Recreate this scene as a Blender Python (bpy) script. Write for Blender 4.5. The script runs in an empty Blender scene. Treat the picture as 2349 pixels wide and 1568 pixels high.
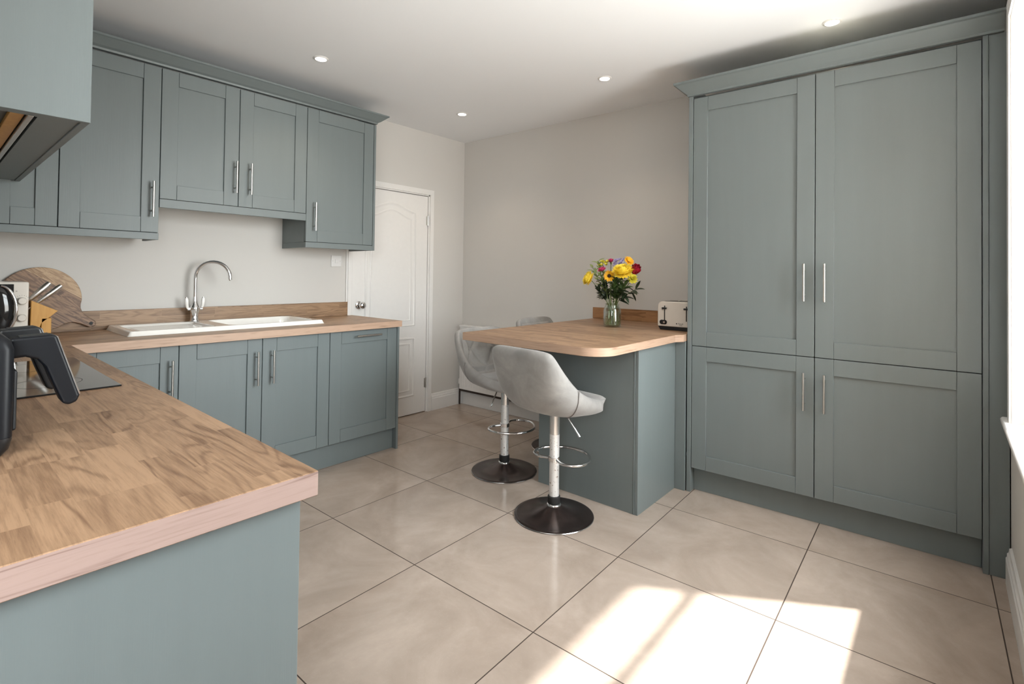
import bpy, bmesh, math, random
from mathutils import Vector, Matrix
R = math.radians
PI = math.pi
random.seed(7)
SC = bpy.context.scene
COL = SC.collection

# ------------------------------------------------------------------ camera
FW, FH = 2349.0, 1568.0
F_PX, CX, CY = 1169.19, 1173.75, 611.68
YAW, PITCH, ROLL, CAM_H = R(-40.577), R(0.844), R(0.731), 1.2466
cam_d = bpy.data.cameras.new('camera')
cam = bpy.data.objects.new('camera', cam_d)
COL.objects.link(cam)
_F = Vector((math.sin(YAW) * math.cos(PITCH), math.cos(YAW) * math.cos(PITCH), math.sin(PITCH)))
_Rt = Vector((math.cos(YAW), -math.sin(YAW), 0))
_U = _Rt.cross(_F)
_R2 = _Rt * math.cos(ROLL) + _U * math.sin(ROLL)
_U2 = _U * math.cos(ROLL) - _Rt * math.sin(ROLL)
mt = Matrix((_R2, _U2, -_F)).transposed().to_4x4()
mt.translation = Vector((0, 0, CAM_H))
cam.matrix_world = mt
cam_d.sensor_fit = 'HORIZONTAL'
cam_d.sensor_width = 36.0
cam_d.lens = F_PX * 36.0 / FW
cam_d.shift_x = (FW / 2 - CX) / FW
cam_d.shift_y = (CY - FH / 2) / FW
cam_d.clip_start = 0.02
SC.camera = cam

# ------------------------------------------------------------------ colour management
SC.view_settings.view_transform = 'Standard'
SC.view_settings.look = 'None'
SC.view_settings.gamma = 1.0
SC.view_settings.use_curve_mapping = False
SC.view_settings.exposure = 0.43
SC.cycles.use_denoising = True
SC.cycles.max_bounces = 10
SC.cycles.diffuse_bounces = 7
SC.cycles.glossy_bounces = 4
SC.cycles.transparent_max_bounces = 12
SC.cycles.sample_clamp_indirect = 6.0
SC.cycles.caustics_reflective = False
SC.cycles.caustics_refractive = False

# ------------------------------------------------------------------ world and sun
GROUND = 0.75
SKY_STRENGTH = 15.0
SUN_STRENGTH = 15.0
w = bpy.data.worlds.new('sky'); SC.world = w; w.use_nodes = True
bg = w.node_tree.nodes['Background']
tcw = w.node_tree.nodes.new('ShaderNodeTexCoord'); spw = w.node_tree.nodes.new('ShaderNodeSeparateXYZ')
rpw = w.node_tree.nodes.new('ShaderNodeValToRGB')
w.node_tree.links.new(tcw.outputs['Generated'], spw.inputs[0]); w.node_tree.links.new(spw.outputs[2], rpw.inputs[0])
rpw.color_ramp.elements[0].position = 0.0; rpw.color_ramp.elements[0].color = (GROUND, GROUND * 0.97, GROUND * 0.93, 1)
rpw.color_ramp.elements[1].position = 0.04; rpw.color_ramp.elements[1].color = (0.94, 0.975, 1.0, 1)
w.node_tree.links.new(rpw.outputs[0], bg.inputs[0])
bg.inputs[1].default_value = SKY_STRENGTH
sd = bpy.data.lights.new('sun', 'SUN'); sd.energy = SUN_STRENGTH; sd.angle = R(1.6); sd.color = (1.0, 0.96, 0.91)
sun = bpy.data.objects.new('sun', sd); COL.objects.link(sun)
sun.location = (3, 4, 6)
sun.rotation_euler = Vector((-1, -0.63, -1.69)).to_track_quat('-Z', 'Y').to_euler()

def portal(name, loc, rot, sx, sy):
    d = bpy.data.lights.new(name, 'AREA'); d.shape = 'RECTANGLE'; d.size = sx; d.size_y = sy
    d.energy = 1; d.cycles.is_portal = True
    o = bpy.data.objects.new(name, d); COL.objects.link(o); o.location = loc; o.rotation_euler = rot
    return o

# ------------------------------------------------------------------ node helpers
class NT:
    def __init__(s, name):
        s.m = bpy.data.materials.new(name); s.m.use_nodes = True
        s.t = s.m.node_tree; s.n = s.t.nodes; s.l = s.t.links
        s.b = s.n['Principled BSDF']
    def node(s, typ, **kw):
        n = s.n.new(typ)
        for k, v in kw.items(): setattr(n, k, v)
        return n
    def put(s, sock, v):
        if isinstance(v, bpy.types.NodeSocket): s.l.new(v, sock)
        else: sock.default_value = v
    def math(s, op, a, b=0.0, c=None):
        n = s.node('ShaderNodeMath', operation=op)
        s.put(n.inputs[0], a); s.put(n.inputs[1], b)
        if c is not None: s.put(n.inputs[2], c)
        return n.outputs[0]
    def vec(s, x, y, z):
        n = s.node('ShaderNodeCombineXYZ')
        s.put(n.inputs[0], x); s.put(n.inputs[1], y); s.put(n.inputs[2], z)
        return n.outputs[0]
    def coords(s):
        tc = s.node('ShaderNodeTexCoord'); sp = s.node('ShaderNodeSeparateXYZ')
        s.l.new(tc.outputs['Object'], sp.inputs[0])
        return tc.outputs['Object'], sp.outputs[0], sp.outputs[1], sp.outputs[2]
    def map(s, v, scale, loc=(0, 0, 0)):
        n = s.node('ShaderNodeMapping'); s.l.new(v, n.inputs[0])
        n.inputs['Scale'].default_value = scale; n.inputs['Location'].default_value = loc
        return n.outputs[0]
    def noise(s, v, scale=5, detail=3, rough=0.5, dist=0.0, out='Fac'):
        n = s.node('ShaderNodeTexNoise')
        s.l.new(v, n.inputs['Vector']); n.inputs['Scale'].default_value = scale
        n.inputs['Detail'].default_value = detail; n.inputs['Roughness'].default_value = rough
        n.inputs['Distortion'].default_value = dist
        return n.outputs[out]
    def white(s, v, out='Value'):
        n = s.node('ShaderNodeTexWhiteNoise'); n.noise_dimensions = '3D'
        s.l.new(v, n.inputs['Vector'])
        return n.outputs[out]
    def ramp(s, f, stops):
        n = s.node('ShaderNodeValToRGB'); s.put(n.inputs[0], f)
        e = n.color_ramp.elements
        while len(e) < len(stops): e.new(0.5)
        for i, (p, c) in enumerate(stops):
            e[i].position = p; e[i].color = (*c, 1) if len(c) == 3 else c
        return n.outputs[0]
    def mix(s, f, a, b, mode='MIX'):
        n = s.node('ShaderNodeMix', data_type='RGBA', blend_type=mode)
        s.put(n.inputs[0], f)
        s.put(n.inputs[6], a if isinstance(a, bpy.types.NodeSocket) else (*a, 1))
        s.put(n.inputs[7], b if isinstance(b, bpy.types.NodeSocket) else (*b, 1))
        return n.outputs[2]
    def bump(s, h, strength=0.2, dist=0.002):
        n = s.node('ShaderNodeBump'); s.put(n.inputs['Height'], h)
        n.inputs['Strength'].default_value = strength; n.inputs['Distance'].default_value = dist
        s.l.new(n.outputs[0], s.b.inputs['Normal'])
    def setp(s, **kw):
        for k, v in kw.items():
            k = {'color': 'Base Color', 'rough': 'Roughness', 'metal': 'Metallic', 'spec': 'Specular IOR Level',
                 'trans': 'Transmission Weight', 'ior': 'IOR', 'alpha': 'Alpha', 'coat': 'Coat Weight',
                 'coatr': 'Coat Roughness', 'sheen': 'Sheen Weight', 'emit': 'Emission Color', 'emits': 'Emission Strength',
                 'sheenr': 'Sheen Roughness', 'sss': 'Subsurface Weight'}[k]
            if isinstance(v, tuple) and len(v) == 3: v = (*v, 1)
            s.put(s.b.inputs[k], v)
        return s

def lin(r, g, b):
    f = lambda c: ((c / 255 + 0.055) / 1.055) ** 2.4 if c > 10 else c / 255 / 12.92
    return (f(r), f(g), f(b))

def simple(name, color, rough=0.5, metal=0.0, var=0.04, scale=30, bump=0.0, **kw):
    t = NT(name)
    oc, x, y, z = t.coords()
    n = t.noise(oc, scale, 3)
    lo = tuple(max(0, c * (1 - var)) for c in color); hi = tuple(min(1, c * (1 + var)) for c in color)
    t.setp(color=t.ramp(n, [(0.3, lo), (0.7, hi)]), rough=rough, metal=metal, **kw)
    if bump: t.bump(n, bump, 0.001)
    return t.m

def mat_paint(name, color, grain=0.35):
    t = NT(name)
    oc, x, y, z = t.coords()
    g = t.noise(t.map(oc, (260, 260, 7)), 1.0, 4, 0.6, 0.6)
    g2 = t.noise(t.map(oc, (30, 30, 2)), 1.0, 2)
    c = t.mix(g2, tuple(v * 0.965 for v in color), tuple(min(1, v * 1.035) for v in color))
    t.setp(color=c, rough=0.42, spec=0.45)
    t.bump(g, grain, 0.0008)
    return t.m

def mat_wall(name, color):
    t = NT(name)
    oc, x, y, z = t.coords()
    n = t.noise(oc, 140, 4)
    n2 = t.noise(oc, 1.2, 2)
    t.setp(color=t.mix(n2, tuple(v * 0.98 for v in color), tuple(v * 1.02 for v in color)), rough=0.85, spec=0.2)
    t.bump(n, 0.12, 0.0008)
    return t.m

def mat_tile(ox, oy, ang, tx, ty):
    t = NT('porcelain_tile')
    oc, x, y, z = t.coords()
    c, s_ = math.cos(ang), math.sin(ang)
    dx = t.math('SUBTRACT', x, ox); dy = t.math('SUBTRACT', y, oy)
    u = t.math('ADD', t.math('MULTIPLY', dx, c / tx), t.math('MULTIPLY', dy, s_ / tx))
    v = t.math('ADD', t.math('MULTIPLY', dx, -s_ / ty), t.math('MULTIPLY', dy, c / ty))
    def edge(q, size):
        f = t.math('FRACT', q); f = t.math('ABSOLUTE', t.math('SUBTRACT', f, 0.5))
        return t.math('MULTIPLY', t.math('SUBTRACT', 0.5, f), size)
    d = t.math('MINIMUM', edge(u, tx), edge(v, ty))
    grout = t.math('LESS_THAN', d, 0.0020)
    idv = t.vec(t.math('FLOOR', u), t.math('FLOOR', v), 3.0)
    rnd = t.white(idv)
    shift = t.node('ShaderNodeVectorMath', operation='ADD')
    t.l.new(oc, shift.inputs[0]); t.l.new(t.vec(t.math('MULTIPLY', rnd, 17.0), rnd, rnd), shift.inputs[1])
    n1 = t.noise(shift.outputs[0], 2.6, 5, 0.62, 0.7)
    n2 = t.noise(shift.outputs[0], 22, 5, 0.7)
    n3 = t.noise(shift.outputs[0], 160, 2, 0.7)
    base = t.ramp(n1, [(0.30, TILE_LO), (0.70, TILE_HI)])
    base = t.mix(t.math('MULTIPLY', t.math('SUBTRACT', n2, 0.35), 0.35), base, tuple(v * 0.72 for v in TILE_LO))
    base = t.mix(t.math('MULTIPLY', t.math('GREATER_THAN', n3, 0.66), 0.10), base, tuple(min(1, v * 1.4) for v in TILE_HI))
    base = t.mix(t.math('MULTIPLY', rnd, 0.12), base, tuple(v * 0.9 for v in TILE_LO))
    colr = t.mix(grout, base, (0.045, 0.028, 0.02))
    rr = t.math('ADD', t.math('MULTIPLY', n2, 0.09), 0.085)
    t.setp(color=colr, rough=t.math('MAXIMUM', rr, t.math('MULTIPLY', grout, 0.8)), spec=0.5)
    t.bump(t.math('MINIMUM', t.math('MULTIPLY', d, 300), 1.0), 0.35, 0.001)
    return t.m

def mat_staves(name, axis, light, dark, sw=0.058, sl=0.30, vertical=False, contrast=1.0, rough=0.42):
    """butcher-block laminate: staves run along axis 'x' or 'y' (or along y/x with rows in z for upstands)"""
    t = NT(name)
    oc, x, y, z = t.coords()
    g, c = (x, y) if axis == 'x' else (y, x)
    if vertical: c = z
    h = z if not vertical else (y if axis == 'x' else x)
    cr = t.math('DIVIDE', c, sw)
    row = t.math('FLOOR', cr)
    r1 = t.white(t.vec(row, 1.7, 0.3))
    gl = t.math('ADD', t.math('DIVIDE', g, t.math('ADD', t.math('MULTIPLY', r1, sl * 0.35), sl * 0.75)), t.math('MULTIPLY', r1, 31.0))
    colm = t.math('FLOOR', gl)
    idc = t.white(t.vec(row, colm, 5.1), 'Color')
    sp = t.node('ShaderNodeSeparateColor'); t.l.new(idc, sp.inputs[0])
    ra, rb, rc = sp.outputs
    # growth rings: contours of a slowly varying, heavily stretched field
    gv = t.vec(t.math('ADD', t.math('MULTIPLY', g, 1.7), t.math('MULTIPLY', ra, 40.0)),
               t.math('ADD', t.math('MULTIPLY', c, 12.0), t.math('MULTIPLY', rb, 23.0)),
               t.math('ADD', t.math('MULTIPLY', h, 3.0), t.math('MULTIPLY', rc, 11.0)))
    field = t.noise(gv, 1.0, 2.5, 0.45, 0.35)
    rings = t.math('SINE', t.math('MULTIPLY', field, t.math('ADD', t.math('MULTIPLY', rc, 55.0), 38.0)))
    rings = t.math('POWER', t.math('MULTIPLY', t.math('ADD', rings, 1.0), 0.5), 3.0)
    fine = t.noise(t.vec(t.math('MULTIPLY', g, 14.0), t.math('MULTIPLY', c, 330.0), t.math('MULTIPLY', ra, 30.0)), 1.0, 4, 0.65)
    midg = t.noise(t.vec(t.math('MULTIPLY', g, 5.0), t.math('MULTIPLY', c, 110.0), t.math('MULTIPLY', rb, 30.0)), 1.0, 3, 0.6, 0.5)
    pores = t.noise(t.vec(t.math('MULTIPLY', g, 45.0), t.math('MULTIPLY', c, 700.0), t.math('MULTIPLY', rb, 30.0)), 1.0, 2, 0.6)
    knot = t.noise(t.vec(t.math('MULTIPLY', g, 7.0), t.math('MULTIPLY', c, 16.0), rb), 1.0, 2, 0.5)
    tone = t.math('ADD', t.math('MULTIPLY', ra, 0.38 * contrast), t.math('MULTIPLY', rings, t.math('MULTIPLY', t.math('ADD', rb, 0.35), 0.38 * contrast)))
    tone = t.math('ADD', tone, t.math('MULTIPLY', t.math('SUBTRACT', fine, 0.5), 1.05))
    tone = t.math('ADD', tone, t.math('MULTIPLY', t.math('SUBTRACT', midg, 0.5), 0.7))
    tone = t.math('ADD', tone, t.math('MULTIPLY', t.math('GREATER_THAN', pores, 0.62), 0.12))
    tone = t.math('ADD', tone, t.math('MULTIPLY', t.math('MAXIMUM', t.math('SUBTRACT', knot, 0.70), 0.0), 2.2))
    # hairline joints between staves
    fr = t.math('ABSOLUTE', t.math('SUBTRACT', t.math('FRACT', cr), 0.5))
    fl = t.math('ABSOLUTE', t.math('SUBTRACT', t.math('FRACT', gl), 0.5))
    joint = t.math('MAXIMUM', t.math('GREATER_THAN', fr, 0.488), t.math('GREATER_THAN', fl, 0.4965))
    tone = t.math('ADD', tone, t.math('MULTIPLY', joint, -0.10))
    mid = tuple((a + b) / 2 for a, b in zip(light, dark))
    colr = t.ramp(tone, [(0.0, light), (0.45, mid), (1.0, dark)])
    t.setp(color=colr, rough=rough, spec=0.4)
    t.bump(fine, 0.10, 0.0006)
    return t.m

def mat_wood(name, light, dark, stretch=(4, 4, 60), freq=24, rough=0.5, ang=(0, 0, 0)):
    t = NT(name)
    oc, x, y, z = t.coords()
    mp = t.node('ShaderNodeMapping'); t.l.new(oc, mp.inputs[0])
    mp.inputs['Rotation'].default_value = ang; mp.inputs['Scale'].default_value = stretch
    f = t.noise(mp.outputs[0], 1.0, 4, 0.55, 0.8)
    rings = t.math('SINE', t.math('MULTIPLY', f, float(freq)))
    tone = t.math('ADD', t.math('MULTIPLY', rings, 0.3), t.math('MULTIPLY', f, 0.9))
    t.setp(color=t.ramp(tone, [(0.1, light), (0.85, dark)]), rough=rough)
    t.bump(f, 0.1, 0.0006)
    return t.m

def mat_pane():
    t = NT('window_glass')
    out = t.n['Material Output']
    tr = t.node('ShaderNodeBsdfTransparent'); gl = t.node('ShaderNodeBsdfGlossy'); mx = t.node('ShaderNodeMixShader')
    lw = t.node('ShaderNodeLayerWeight'); lw.inputs[0].default_value = 0.5
    fr = t.math('ADD', t.math('MULTIPLY', t.math('POWER', lw.outputs['Facing'], 4.0), 0.5), 0.03)
    tr.inputs[0].default_value = (0.97, 0.985, 0.98, 1)
    gl.inputs['Roughness'].default_value = 0.02
    t.l.new(fr, mx.inputs[0]); t.l.new(tr.outputs[0], mx.inputs[1]); t.l.new(gl.outputs[0], mx.inputs[2])
    t.l.new(mx.outputs[0], out.inputs[0])
    return t.m

def mat_emit(name, color, strength):
    t = NT(name)
    t.setp(color=(0.8, 0.8, 0.8), emit=color, emits=strength)
    return t.m

TILE_LO = lin(158, 142, 130)
TILE_HI = lin(186, 170, 158)
M = {}
M['paint'] = mat_paint('sage_blue_paint', lin(111, 119, 120))
M['paint_plain'] = mat_paint('sage_blue_panel_paint', lin(111, 119, 120), 0.25)
M['hood_paint'] = mat_paint('pale_hood_paint', lin(111, 119, 120), 0.6)
M['wall'] = mat_wall('greige_wall_paint', lin(205, 202, 198))
M['ceiling'] = mat_wall('white_ceiling_paint', lin(236, 237, 239))
M['white'] = simple('white_gloss_paint', lin(226, 224, 222), 0.35, var=0.01)
M['oak_x'] = mat_staves('oak_block_x', 'x', lin(172, 139, 110), lin(106, 77, 56), sw=0.052, sl=0.26)
M['oak_y'] = mat_staves('oak_block_y', 'y', lin(180, 148, 118), lin(108, 79, 57), sw=0.045)
M['oak_up_y'] = mat_staves('oak_upstand_y', 'y', lin(160, 130, 102), lin(94, 68, 48), sw=0.036, sl=0.34, vertical=True)
M['oak_up_x'] = mat_staves('oak_upstand_x', 'x', lin(164, 122, 84), lin(92, 60, 36), sw=0.045, sl=0.34, vertical=True)
M['oak_edge'] = mat_wood('oak_edging_lit', lin(168, 144, 136), lin(122, 97, 90), (5, 5, 110), 9, 0.45)  # oak edging, with the pale pink of window light put into its colour
M['oak_edge_warm'] = mat_wood('oak_edging_warm_lit', lin(186, 156, 134), lin(136, 106, 86), (5, 5, 110), 9, 0.45)  # browner edging, lit tint likewise put into the colour
M['tile'] = mat_tile(-1.1252, 2.6727, R(1.1843), 0.6347, 0.6247)
M['steel'] = simple('brushed_steel', (0.62, 0.60, 0.57), 0.30, 1.0, 0.05, 120)
M['chrome'] = simple('chrome', (0.80, 0.80, 0.81), 0.10, 1.0, 0.03, 20)
M['dark_chrome'] = simple('worn_dark_chrome', (0.07, 0.052, 0.048), 0.22, 0.75, 0.35, 14)
M['pole'] = None
M['gap'] = simple('carcass_gap_shade', lin(40, 44, 45), 0.6, var=0.02)  # near-black, paints in the shade between the doors
M['dark_gap'] = simple('shadow_gap_board', (0.02, 0.022, 0.022), 0.8, var=0.02)
M['ceramic'] = simple('white_ceramic', lin(236, 234, 230), 0.12, var=0.01, coat=0.5)
M['black_glass'] = simple('black_hob_glass', (0.012, 0.012, 0.013), 0.06, var=0.05)
M['black'] = simple('black_plastic', (0.010, 0.011, 0.013), 0.35, var=0.1)
M['navy'] = simple('dark_navy_plastic', (0.0035, 0.0045, 0.007), 0.42, var=0.06, scale=200, spec=0.32)
M['cream'] = simple('cream_enamel', lin(218, 212, 203), 0.22, var=0.01, coat=0.3)
M['bamboo'] = mat_wood('bamboo', lin(214, 164, 84), lin(176, 122, 50), (60, 60, 5), 6, 0.45)
M['rubber'] = simple('black_rubber', (0.012, 0.012, 0.012), 0.6, var=0.05)
M['pane'] = mat_pane()
M['pipe'] = simple('dark_pipe', (0.030, 0.018, 0.014), 0.5, var=0.2)
M['ink'] = simple('dark_print', (0.03, 0.03, 0.03), 0.6, var=0.02)
M['lamp'] = mat_emit('lamp_lens', (1.0, 0.95, 0.86), 30.0)

def mat_pole():
    t = NT('pitted_chrome')
    oc, x, y, z = t.coords()
    n = t.noise(oc, 90, 4, 0.7); n2 = t.noise(t.map(oc, (30, 30, 9)), 1.0, 3, 0.6)
    pit = t.math('GREATER_THAN', n, 0.63)
    low = t.math('LESS_THAN', z, 0.42)
    pit = t.math('MULTIPLY', pit, low)
    t.setp(color=t.mix(pit, (0.86, 0.85, 0.84), (0.30, 0.22, 0.17)), metal=t.math('SUBTRACT', 0.9, t.math('MULTIPLY', low, 0.35)),
           rough=t.math('ADD', 0.16, t.math('ADD', t.math('MULTIPLY', n2, 0.14), t.math('MULTIPLY', low, 0.16))))
    return t.m
M['pole'] = mat_pole()

def mat_velvet():
    t = NT('grey_velvet')
    oc, x, y, z = t.coords()
    n = t.noise(oc, 7, 4, 0.6, 0.4); n2 = t.noise(oc, 420, 2)
    c = t.ramp(n, [(0.30, lin(130, 127, 125)), (0.55, lin(149, 146, 143)), (0.75, lin(164, 160, 156))])
    t.setp(color=c, rough=0.85, sheen=0.25, sheenr=0.4, spec=0.15)
    t.bump(t.math('ADD', t.math('MULTIPLY', n, 2.0), t.math('MULTIPLY', n2, 0.25)), 0.25, 0.004)
    return t.m
M['velvet'] = mat_velvet()

def mat_board():
    t = NT('mango_wood_board')
    oc, x, y, z = t.coords()
    a = R(-34)
    u = t.math('ADD', t.math('MULTIPLY', x, math.cos(a)), t.math('MULTIPLY', z, math.sin(a)))
    v = t.math('ADD', t.math('MULTIPLY', x, -math.sin(a)), t.math('MULTIPLY', z, math.cos(a)))
    f = t.noise(t.vec(t.math('MULTIPLY', u, 5.0), t.math('MULTIPLY', v, 34.0), 2.0), 1.0, 4, 0.6, 0.9)
    rings = t.math('SINE', t.math('MULTIPLY', f, 34.0))
    tone = t.math('ADD', t.math('MULTIPLY', rings, 0.25), t.math('MULTIPLY', f, 0.9))
    darkc = t.ramp(tone, [(0.15, lin(150, 118, 92)), (0.8, lin(84, 60, 46))])
    lightc = t.ramp(tone, [(0.15, lin(192, 162, 128)), (0.8, lin(140, 108, 78))])
    strip = t.math('GREATER_THAN', v, 0.238)
    t.setp(color=t.mix(strip, darkc, lightc), rough=0.5)
    t.bump(f, 0.15, 0.001)
    return t.m
M['board'] = mat_board()

def mat_jar():
    t = NT('clear_jar_glass')
    t.setp(color=(0.93, 0.98, 0.95), rough=0.02, trans=1.0, ior=1.35)
    out = t.n['Material Output']
    tr = t.node('ShaderNodeBsdfTransparent'); tr.inputs[0].default_value = (0.90, 0.95, 0.92, 1)
    gl = t.node('ShaderNodeBsdfGlossy'); gl.inputs['Roughness'].default_value = 0.04
    lw = t.node('ShaderNodeLayerWeight'); lw.inputs[0].default_value = 0.35
    mx = t.node('ShaderNodeMixShader')
    t.l.new(t.math('ADD', t.math('MULTIPLY', lw.outputs['Facing'], 0.55), 0.06), mx.inputs[0])
    t.l.new(tr.outputs[0], mx.inputs[1]); t.l.new(gl.outputs[0], mx.inputs[2]); t.l.new(mx.outputs[0], out.inputs[0])
    return t.m
M['jar'] = mat_jar()
def mat_water():
    t = NT('water')
    out = t.n['Material Output']
    tr = t.node('ShaderNodeBsdfTransparent'); tr.inputs[0].default_value = (0.86, 0.90, 0.80, 1)
    gl = t.node('ShaderNodeBsdfGlossy'); gl.inputs['Roughness'].default_value = 0.05
    mx = t.node('ShaderNodeMixShader'); mx.inputs[0].default_value = 0.05
    t.l.new(tr.outputs[0], mx.inputs[1]); t.l.new(gl.outputs[0], mx.inputs[2]); t.l.new(mx.outputs[0], out.inputs[0])
    return t.m
M['water'] = mat_water()

# ------------------------------------------------------------------ object helpers
def finish(name, bm, mat, parent=None, smooth=False, bevel=0.0, seg=2, subsurf=0, autos=None):
    me = bpy.data.meshes.new(name)
    bmesh.ops.recalc_face_normals(bm, faces=bm.faces[:])
    bm.to_mesh(me); bm.free()
    mats = mat if isinstance(mat, (list, tuple)) else [mat]
    for m_ in mats: me.materials.append(m_)
    o = bpy.data.objects.new(name, me); COL.objects.link(o)
    if parent is not None: o.parent = parent
    if smooth:
        for p in me.polygons: p.use_smooth = True
    if not subsurf and any(p.use_smooth for p in me.polygons):
        me.set_sharp_from_angle(angle=R(autos or 50))
    if bevel:
        b = o.modifiers.new('bevel', 'BEVEL'); b.width = bevel; b.segments = seg; b.limit_method = 'ANGLE'; b.angle_limit = R(40)
        b.harden_normals = False
    if subsurf:
        s_ = o.modifiers.new('sub', 'SUBSURF'); s_.levels = subsurf; s_.render_levels = subsurf
    return o

def tag(o, label, cat, group=None, kind=None):
    if label: o['label'] = label
    if cat: o['category'] = cat
    if group: o['group'] = group
    if kind: o['kind'] = kind
    return o

def thing(name, label, cat, loc=(0, 0, 0), rz=0.0, group=None):
    o = bpy.data.objects.new(name, None); COL.objects.link(o)
    o.empty_display_size = 0.1
    o.location = loc; o.rotation_euler = (0, 0, rz)
    return tag(o, label, cat, group)

def copy_tree(o, parent=None):
    c = o.copy(); COL.objects.link(c); c.parent = parent
    for ch in list(o.children): copy_tree(ch, c)
    return c

def box(bm, x0, x1, y0, y1, z0, z1, mi=0):
    vs = [bm.verts.new((x, y, z)) for x in (x0, x1) for y in (y0, y1) for z in (z0, z1)]
    q = [(0, 1, 3, 2), (4, 6, 7, 5), (0, 4, 5, 1), (2, 3, 7, 6), (0, 2, 6, 4), (1, 5, 7, 3)]
    fs = []
    for a in q:
        f = bm.faces.new([vs[i] for i in a]); f.material_index = mi; fs.append(f)
    return vs, fs

def boxobj(name, x0, x1, y0, y1, z0, z1, mat, parent=None, bevel=0.0, seg=2):
    bm = bmesh.new(); box(bm, x0, x1, y0, y1, z0, z1)
    return finish(name, bm, mat, parent, bevel=bevel, seg=seg)

def extrude_poly(bm, pts, axis, a, b, mi=0):
    """pts: 2D outline; axis 'x','y','z' = extrusion axis between a and b"""
    def P(p, t):
        if axis == 'z': return (p[0], p[1], t)
        if axis == 'y': return (p[0], t, p[1])
        return (t, p[0], p[1])
    lo = [bm.verts.new(P(p, a)) for p in pts]; hi = [bm.verts.new(P(p, b)) for p in pts]
    n = len(pts)
    f0 = bm.faces.new(lo); f1 = bm.faces.new(hi[::-1]); f0.material_index = f1.material_index = mi
    for i in range(n):
        f = bm.faces.new((lo[i], hi[i], hi[(i + 1) % n], lo[(i + 1) % n])); f.material_index = mi
    return lo, hi

def lathe(bm, prof, seg=32, cx=0, cy=0, mi=0, caps=True, axis='z', origin=(0, 0, 0)):
    rings = []
    for r, h in prof:
        ring = []
        for i in range(seg):
            a = 2 * PI * i / seg
            p = (r * math.cos(a), r * math.sin(a), h)
            if axis == 'x': p = (p[2], p[0], p[1])
            elif axis == 'y': p = (p[0], p[2], p[1])
            ring.append(bm.verts.new((p[0] + cx + origin[0], p[1] + cy + origin[1], p[2] + origin[2])))
        rings.append(ring)
    for k in range(len(rings) - 1):
        for i in range(seg):
            f = bm.faces.new((rings[k][i], rings[k][(i + 1) % seg], rings[k + 1][(i + 1) % seg], rings[k + 1][i]))
            f.material_index = mi; f.smooth = True
    if caps:
        for rg, rev in ((rings[0], True), (rings[-1], False)):
            f = bm.faces.new(rg[::-1] if rev else rg); f.material_index = mi
    return rings

def tube(bm, pts, r, seg=10, closed=False, mi=0, radii=None):
    pts = [Vector(p) for p in pts]; n = len(pts)
    rings = []; prev = None
    for i, p in enumerate(pts):
        if closed: d = pts[(i + 1) % n] - pts[i - 1]
        else: d = (pts[min(i + 1, n - 1)] - pts[max(i - 1, 0)])
        d.normalize()
        if prev is None:
            up = Vector((0, 0, 1)) if abs(d.z) < 0.9 else Vector((1, 0, 0))
            a = d.cross(up).normalized()
        else:
            a = (prev - d * prev.dot(d))
            a = a.normalized() if a.length > 1e-6 else d.orthogonal().normalized()
        prev = a; b = d.cross(a)
        rr = radii[i] if radii else r
        rings.append([bm.verts.new(p + (a * math.cos(2 * PI * k / seg) + b * math.sin(2 * PI * k / seg)) * rr) for k in range(seg)])
    m = n if closed else n - 1
    for i in range(m):
        A, B = rings[i], rings[(i + 1) % n]
        for k in range(seg):
            f = bm.faces.new((A[k], A[(k + 1) % seg], B[(k + 1) % seg], B[k])); f.smooth = True; f.material_index = mi
    if not closed:
        bm.faces.new(rings[0][::-1]).material_index = mi; bm.faces.new(rings[-1]).material_index = mi
    return rings

def arc(cx, cy, r, a0, a1, n):
    return [(cx + r * math.cos(R(a0 + (a1 - a0) * i / n)), cy + r * math.sin(R(a0 + (a1 - a0) * i / n))) for i in range(n + 1)]

def smoothpath(pts, n=6):
    """Catmull-Rom through the points"""
    P = [Vector(p) for p in pts]; out = []
    for i in range(len(P) - 1):
        p0 = P[max(i - 1, 0)]; p1 = P[i]; p2 = P[i + 1]; p3 = P[min(i + 2, len(P) - 1)]
        for k in range(n):
            t_ = k / n
            out.append(0.5 * ((2 * p1) + (-p0 + p2) * t_ + (2 * p0 - 5 * p1 + 4 * p2 - p3) * t_ ** 2 + (-p0 + 3 * p1 - 3 * p2 + p3) * t_ ** 3))
    out.append(P[-1]); return out

def struct(name, bm, mat, parent=None, **kw):
    o = finish(name, bm, mat, parent, **kw)
    if parent is None: o['kind'] = 'structure'
    return o

# ------------------------------------------------------------------ main dimensions (metres, worktop = 0.91)
WX = -3.585        # sink wall
WRX = 0.20         # window wall
HY = -0.17         # wall behind the hob
BY = 3.458         # far wall at the sink-wall corner
BYAW = R(1.594)    # the far wall and tall units are slightly out of square
BACKY = -2.7       # end of the room behind the camera
ZC = 2.52
XS, XW, XU = -2.977, -2.929, -3.250    # base door face, worktop edge, wall-unit door face
ZT, ZB = 0.91, 0.8685

# ------------------------------------------------------------------ room shell
bm = bmesh.new(); box(bm, -3.9, 0.55, BACKY - 0.3, 3.95, -0.12, 0.0)
fl = struct('floor', bm, M['tile'])
bm = bmesh.new(); box(bm, -3.9, 0.55, BACKY - 0.3, 3.95, ZC, ZC + 0.15)
struct('ceiling', bm, M['ceiling'])
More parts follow.
